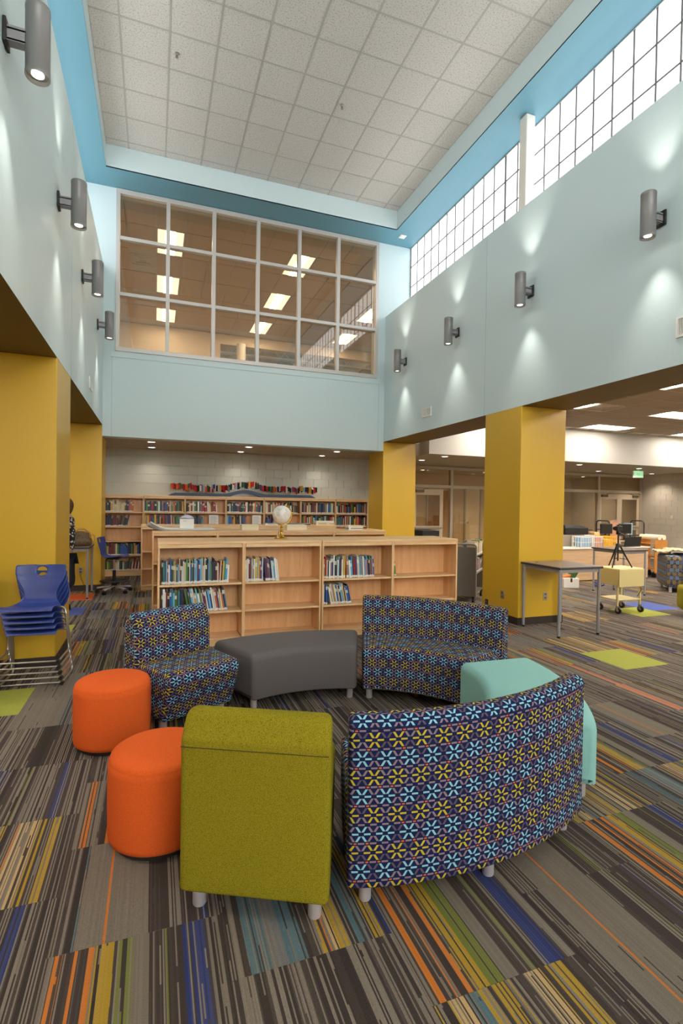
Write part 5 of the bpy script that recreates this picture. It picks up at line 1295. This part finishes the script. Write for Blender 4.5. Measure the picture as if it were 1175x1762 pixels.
p = thing('person', 'person in black and white floral top and dark trousers behind left column', 'person', (-1.218, 8.48, 0), math.radians(-90))
# local frame: faces -y, height 1.62
pts = [(0, 0, .93), (0, .0, 1.06), (0, .015, 1.20), (0, .01, 1.33), (0, .005, 1.40), (0, -.012, 1.46), (0, -.02, 1.53),
       (.09, 0, .86), (.095, -.01, .50), (.095, .015, .10), (-.09, 0, .86), (-.095, -.01, .50), (-.095, .015, .10),
       (.165, .01, 1.345), (.215, .02, 1.10), (.20, -.08, .90), (-.165, .01, 1.345), (-.215, .02, 1.10), (-.20, -.08, .90), (.095, -.10, .035), (-.095, -.10, .035)]
eds = [(0, 1), (1, 2), (2, 3), (3, 4), (4, 5), (5, 6), (0, 7), (7, 8), (8, 9), (0, 10), (10, 11), (11, 12), (4, 13), (13, 14), (14, 15), (4, 16), (16, 17), (17, 18), (9, 19), (12, 20)]
rad = [(.15, .115), (.135, .105), (.15, .115), (.15, .10), (.09, .07), .055, .06, .085, .06, .042, .085, .06, .042, .055, .042, .03, .055, .042, .03, .035, .035]
skin_bm('body', pts, eds, rad, M_SKIN, p)
skin_bm('floral_top', [(0, 0, .88), (0, 0, 1.0), (0, .01, 1.14), (0, .015, 1.28), (0, .005, 1.375), (.165, .01, 1.34), (.217, .02, 1.10), (-.165, .01, 1.34), (-.217, .02, 1.10), (.21, -.03, 1.0), (-.21, -.03, 1.0)], [(0, 1), (1, 2), (2, 3), (3, 4), (4, 5), (5, 6), (4, 7), (7, 8), (6, 9), (8, 10)], [(.175, .14), (.165, .13), (.16, .128), (.165, .12), (.10, .085), .072, .06, .072, .06, .055, .055], M_FLORAL, p)
skin_bm('trousers', [(0, 0, .92), (.092, 0, .80), (.10, .0, .55), (.10, .012, .30), (-.092, 0, .80), (-.10, .0, .55), (-.10, .012, .30)], [(0, 1), (1, 2), (2, 3), (0, 4), (4, 5), (5, 6)], [(.175, .15), .125, .12, .135, .125, .12, .135], M_TROUSER, p)
# head with face, hair
hd = MB(); nr, ns = 16, 24
for i in range(nr + 1):
    th = PI * i / nr; z = -math.cos(th)
    for j in range(ns):
        a = 2 * PI * j / ns; r = math.sin(th); x, y = r * math.sin(a), -r * math.cos(a)
        sx, sy, sz = .073, .09, .108
        if z < 0: sx *= 1 + .28 * z; sy *= 1 + .12 * z
        X, Y, Z = x * sx, y * sy, z * sz
        if y < -.5:                                        # face
            f = (-y - .5) * 2
            Y -= .020 * f * math.exp(-((X / .012) ** 2)) * math.exp(-((Z + .012) / .022) ** 2)
            Y += .008 * f * (math.exp(-(((abs(X) - .030) / .014) ** 2)) * math.exp(-((Z - .010) / .012) ** 2))
            Y -= .004 * f * math.exp(-((X / .022) ** 2)) * math.exp(-((Z + .052) / .008) ** 2)
        hd.v.append((X, Y - .02, Z + 1.555))
for i in range(nr):
    for j in range(ns): hd.face((i * ns + j, i * ns + (j + 1) % ns, (i + 1) * ns + (j + 1) % ns, (i + 1) * ns + j))
h = hd.build('head', M_SKIN, p, smooth=80)
for s in (-1, 1):
    MB().lathe([(.001, -.009), (.0075, -.005), (.009, 0), (.0075, .005), (.001, .009)], 12, (s * .029, -.098, 1.566)).build('eye', M_PAPER, h, smooth=80); MB().lathe([(.001, -.004), (.0045, 0), (.001, .004)], 10, (s * .029, -.1055, 1.566)).build('pupil', M_BLACK, h, smooth=80)
    MB().tube([(s * .072, -.02, 1.585), (s * .082, -.008, 1.575), (s * .08, -.008, 1.55), (s * .070, -.018, 1.535)], .008, 8).build('ear', M_SKIN, h, smooth=80)
MB().tube([(-.02, -.100, 1.503), (0, -.106, 1.502), (.02, -.100, 1.503)], .0045, 8).build('mouth', mat('lip', (168, 96, 88), .5), h, smooth=80)
hr = MB()
for i in range(nr + 1):
    th = PI * i / nr; z = -math.cos(th)
    for j in range(ns):
        a = 2 * PI * j / ns; r = math.sin(th); x, y = r * math.sin(a), -r * math.cos(a); k = 1.0
        X, Y, Z = x * .086, y * .104 + .012, z * .122 + .01
        if y < -.15 and z < .55: Y = max(Y, -.03); X *= .96
        if z < -.3 and y > -.2: Z -= .06 * (-z - .3); X *= 1.05
        hr.v.append((X * (1 + .03 * math.sin(a * 7 + z * 4)), Y - .012, Z + 1.555))
for i in range(nr):
    for j in range(ns): hr.face((i * ns + j, i * ns + (j + 1) % ns, (i + 1) * ns + (j + 1) % ns, (i + 1) * ns + j))
hr.build('hair', M_HAIR, p, smooth=80)
for s in (-1, 1):
    base = Vector((s * .20, -.085, .895))
    P_ = [tuple(base), tuple(base + Vector((0, -.02, -.05))), tuple(base + Vector((0, -.035, -.09)))]; skin_bm('palm', P_, [(0, 1), (1, 2)], [.024, (.018, .036), (.016, .036)], M_SKIN, p, 0, 1)
    for k in range(4):
        q = base + Vector((0, -.065 + .021 * k - .005, -.09)); L = (.062, .075, .07, .055)[k]
        skin_bm('finger', [tuple(q), tuple(q + Vector((-s * .006, -.004, -L * .45))), tuple(q + Vector((-s * .02, -.002, -L * .8))), tuple(q + Vector((-s * .032, 0, -L)))], [(0, 1), (1, 2), (2, 3)], [.0095, .009, .008, .0065], M_SKIN, p, 0, 1)
    q = base + Vector((0, -.045, -.03)); skin_bm('thumb', [tuple(q), tuple(q + Vector((-s * .012, -.03, -.025))), tuple(q + Vector((-s * .018, -.042, -.055)))], [(0, 1), (1, 2)], [.012, .0105, .008], M_SKIN, p, 0, 1)
    m = MB(); n = 14
    for z, a, b_, yo in ((.0, .042, .12, -.06), (.02, .045, .125, -.06), (.045, .042, .115, -.055), (.065, .034, .08, -.02), (.085, .03, .04, .015)):
        for j in range(n): an = 2 * PI * j / n; m.v.append((s * .096 + a * math.cos(an), yo + b_ * math.sin(an), z))
    for i in range(4):
        for j in range(n): m.face((i * n + j, i * n + (j + 1) % n, (i + 1) * n + (j + 1) % n, (i + 1) * n + j))
    m.face(list(reversed(range(n)))); m.face([4 * n + j for j in range(n)]); m.build('shoe', M_BLACK, p, smooth=60)
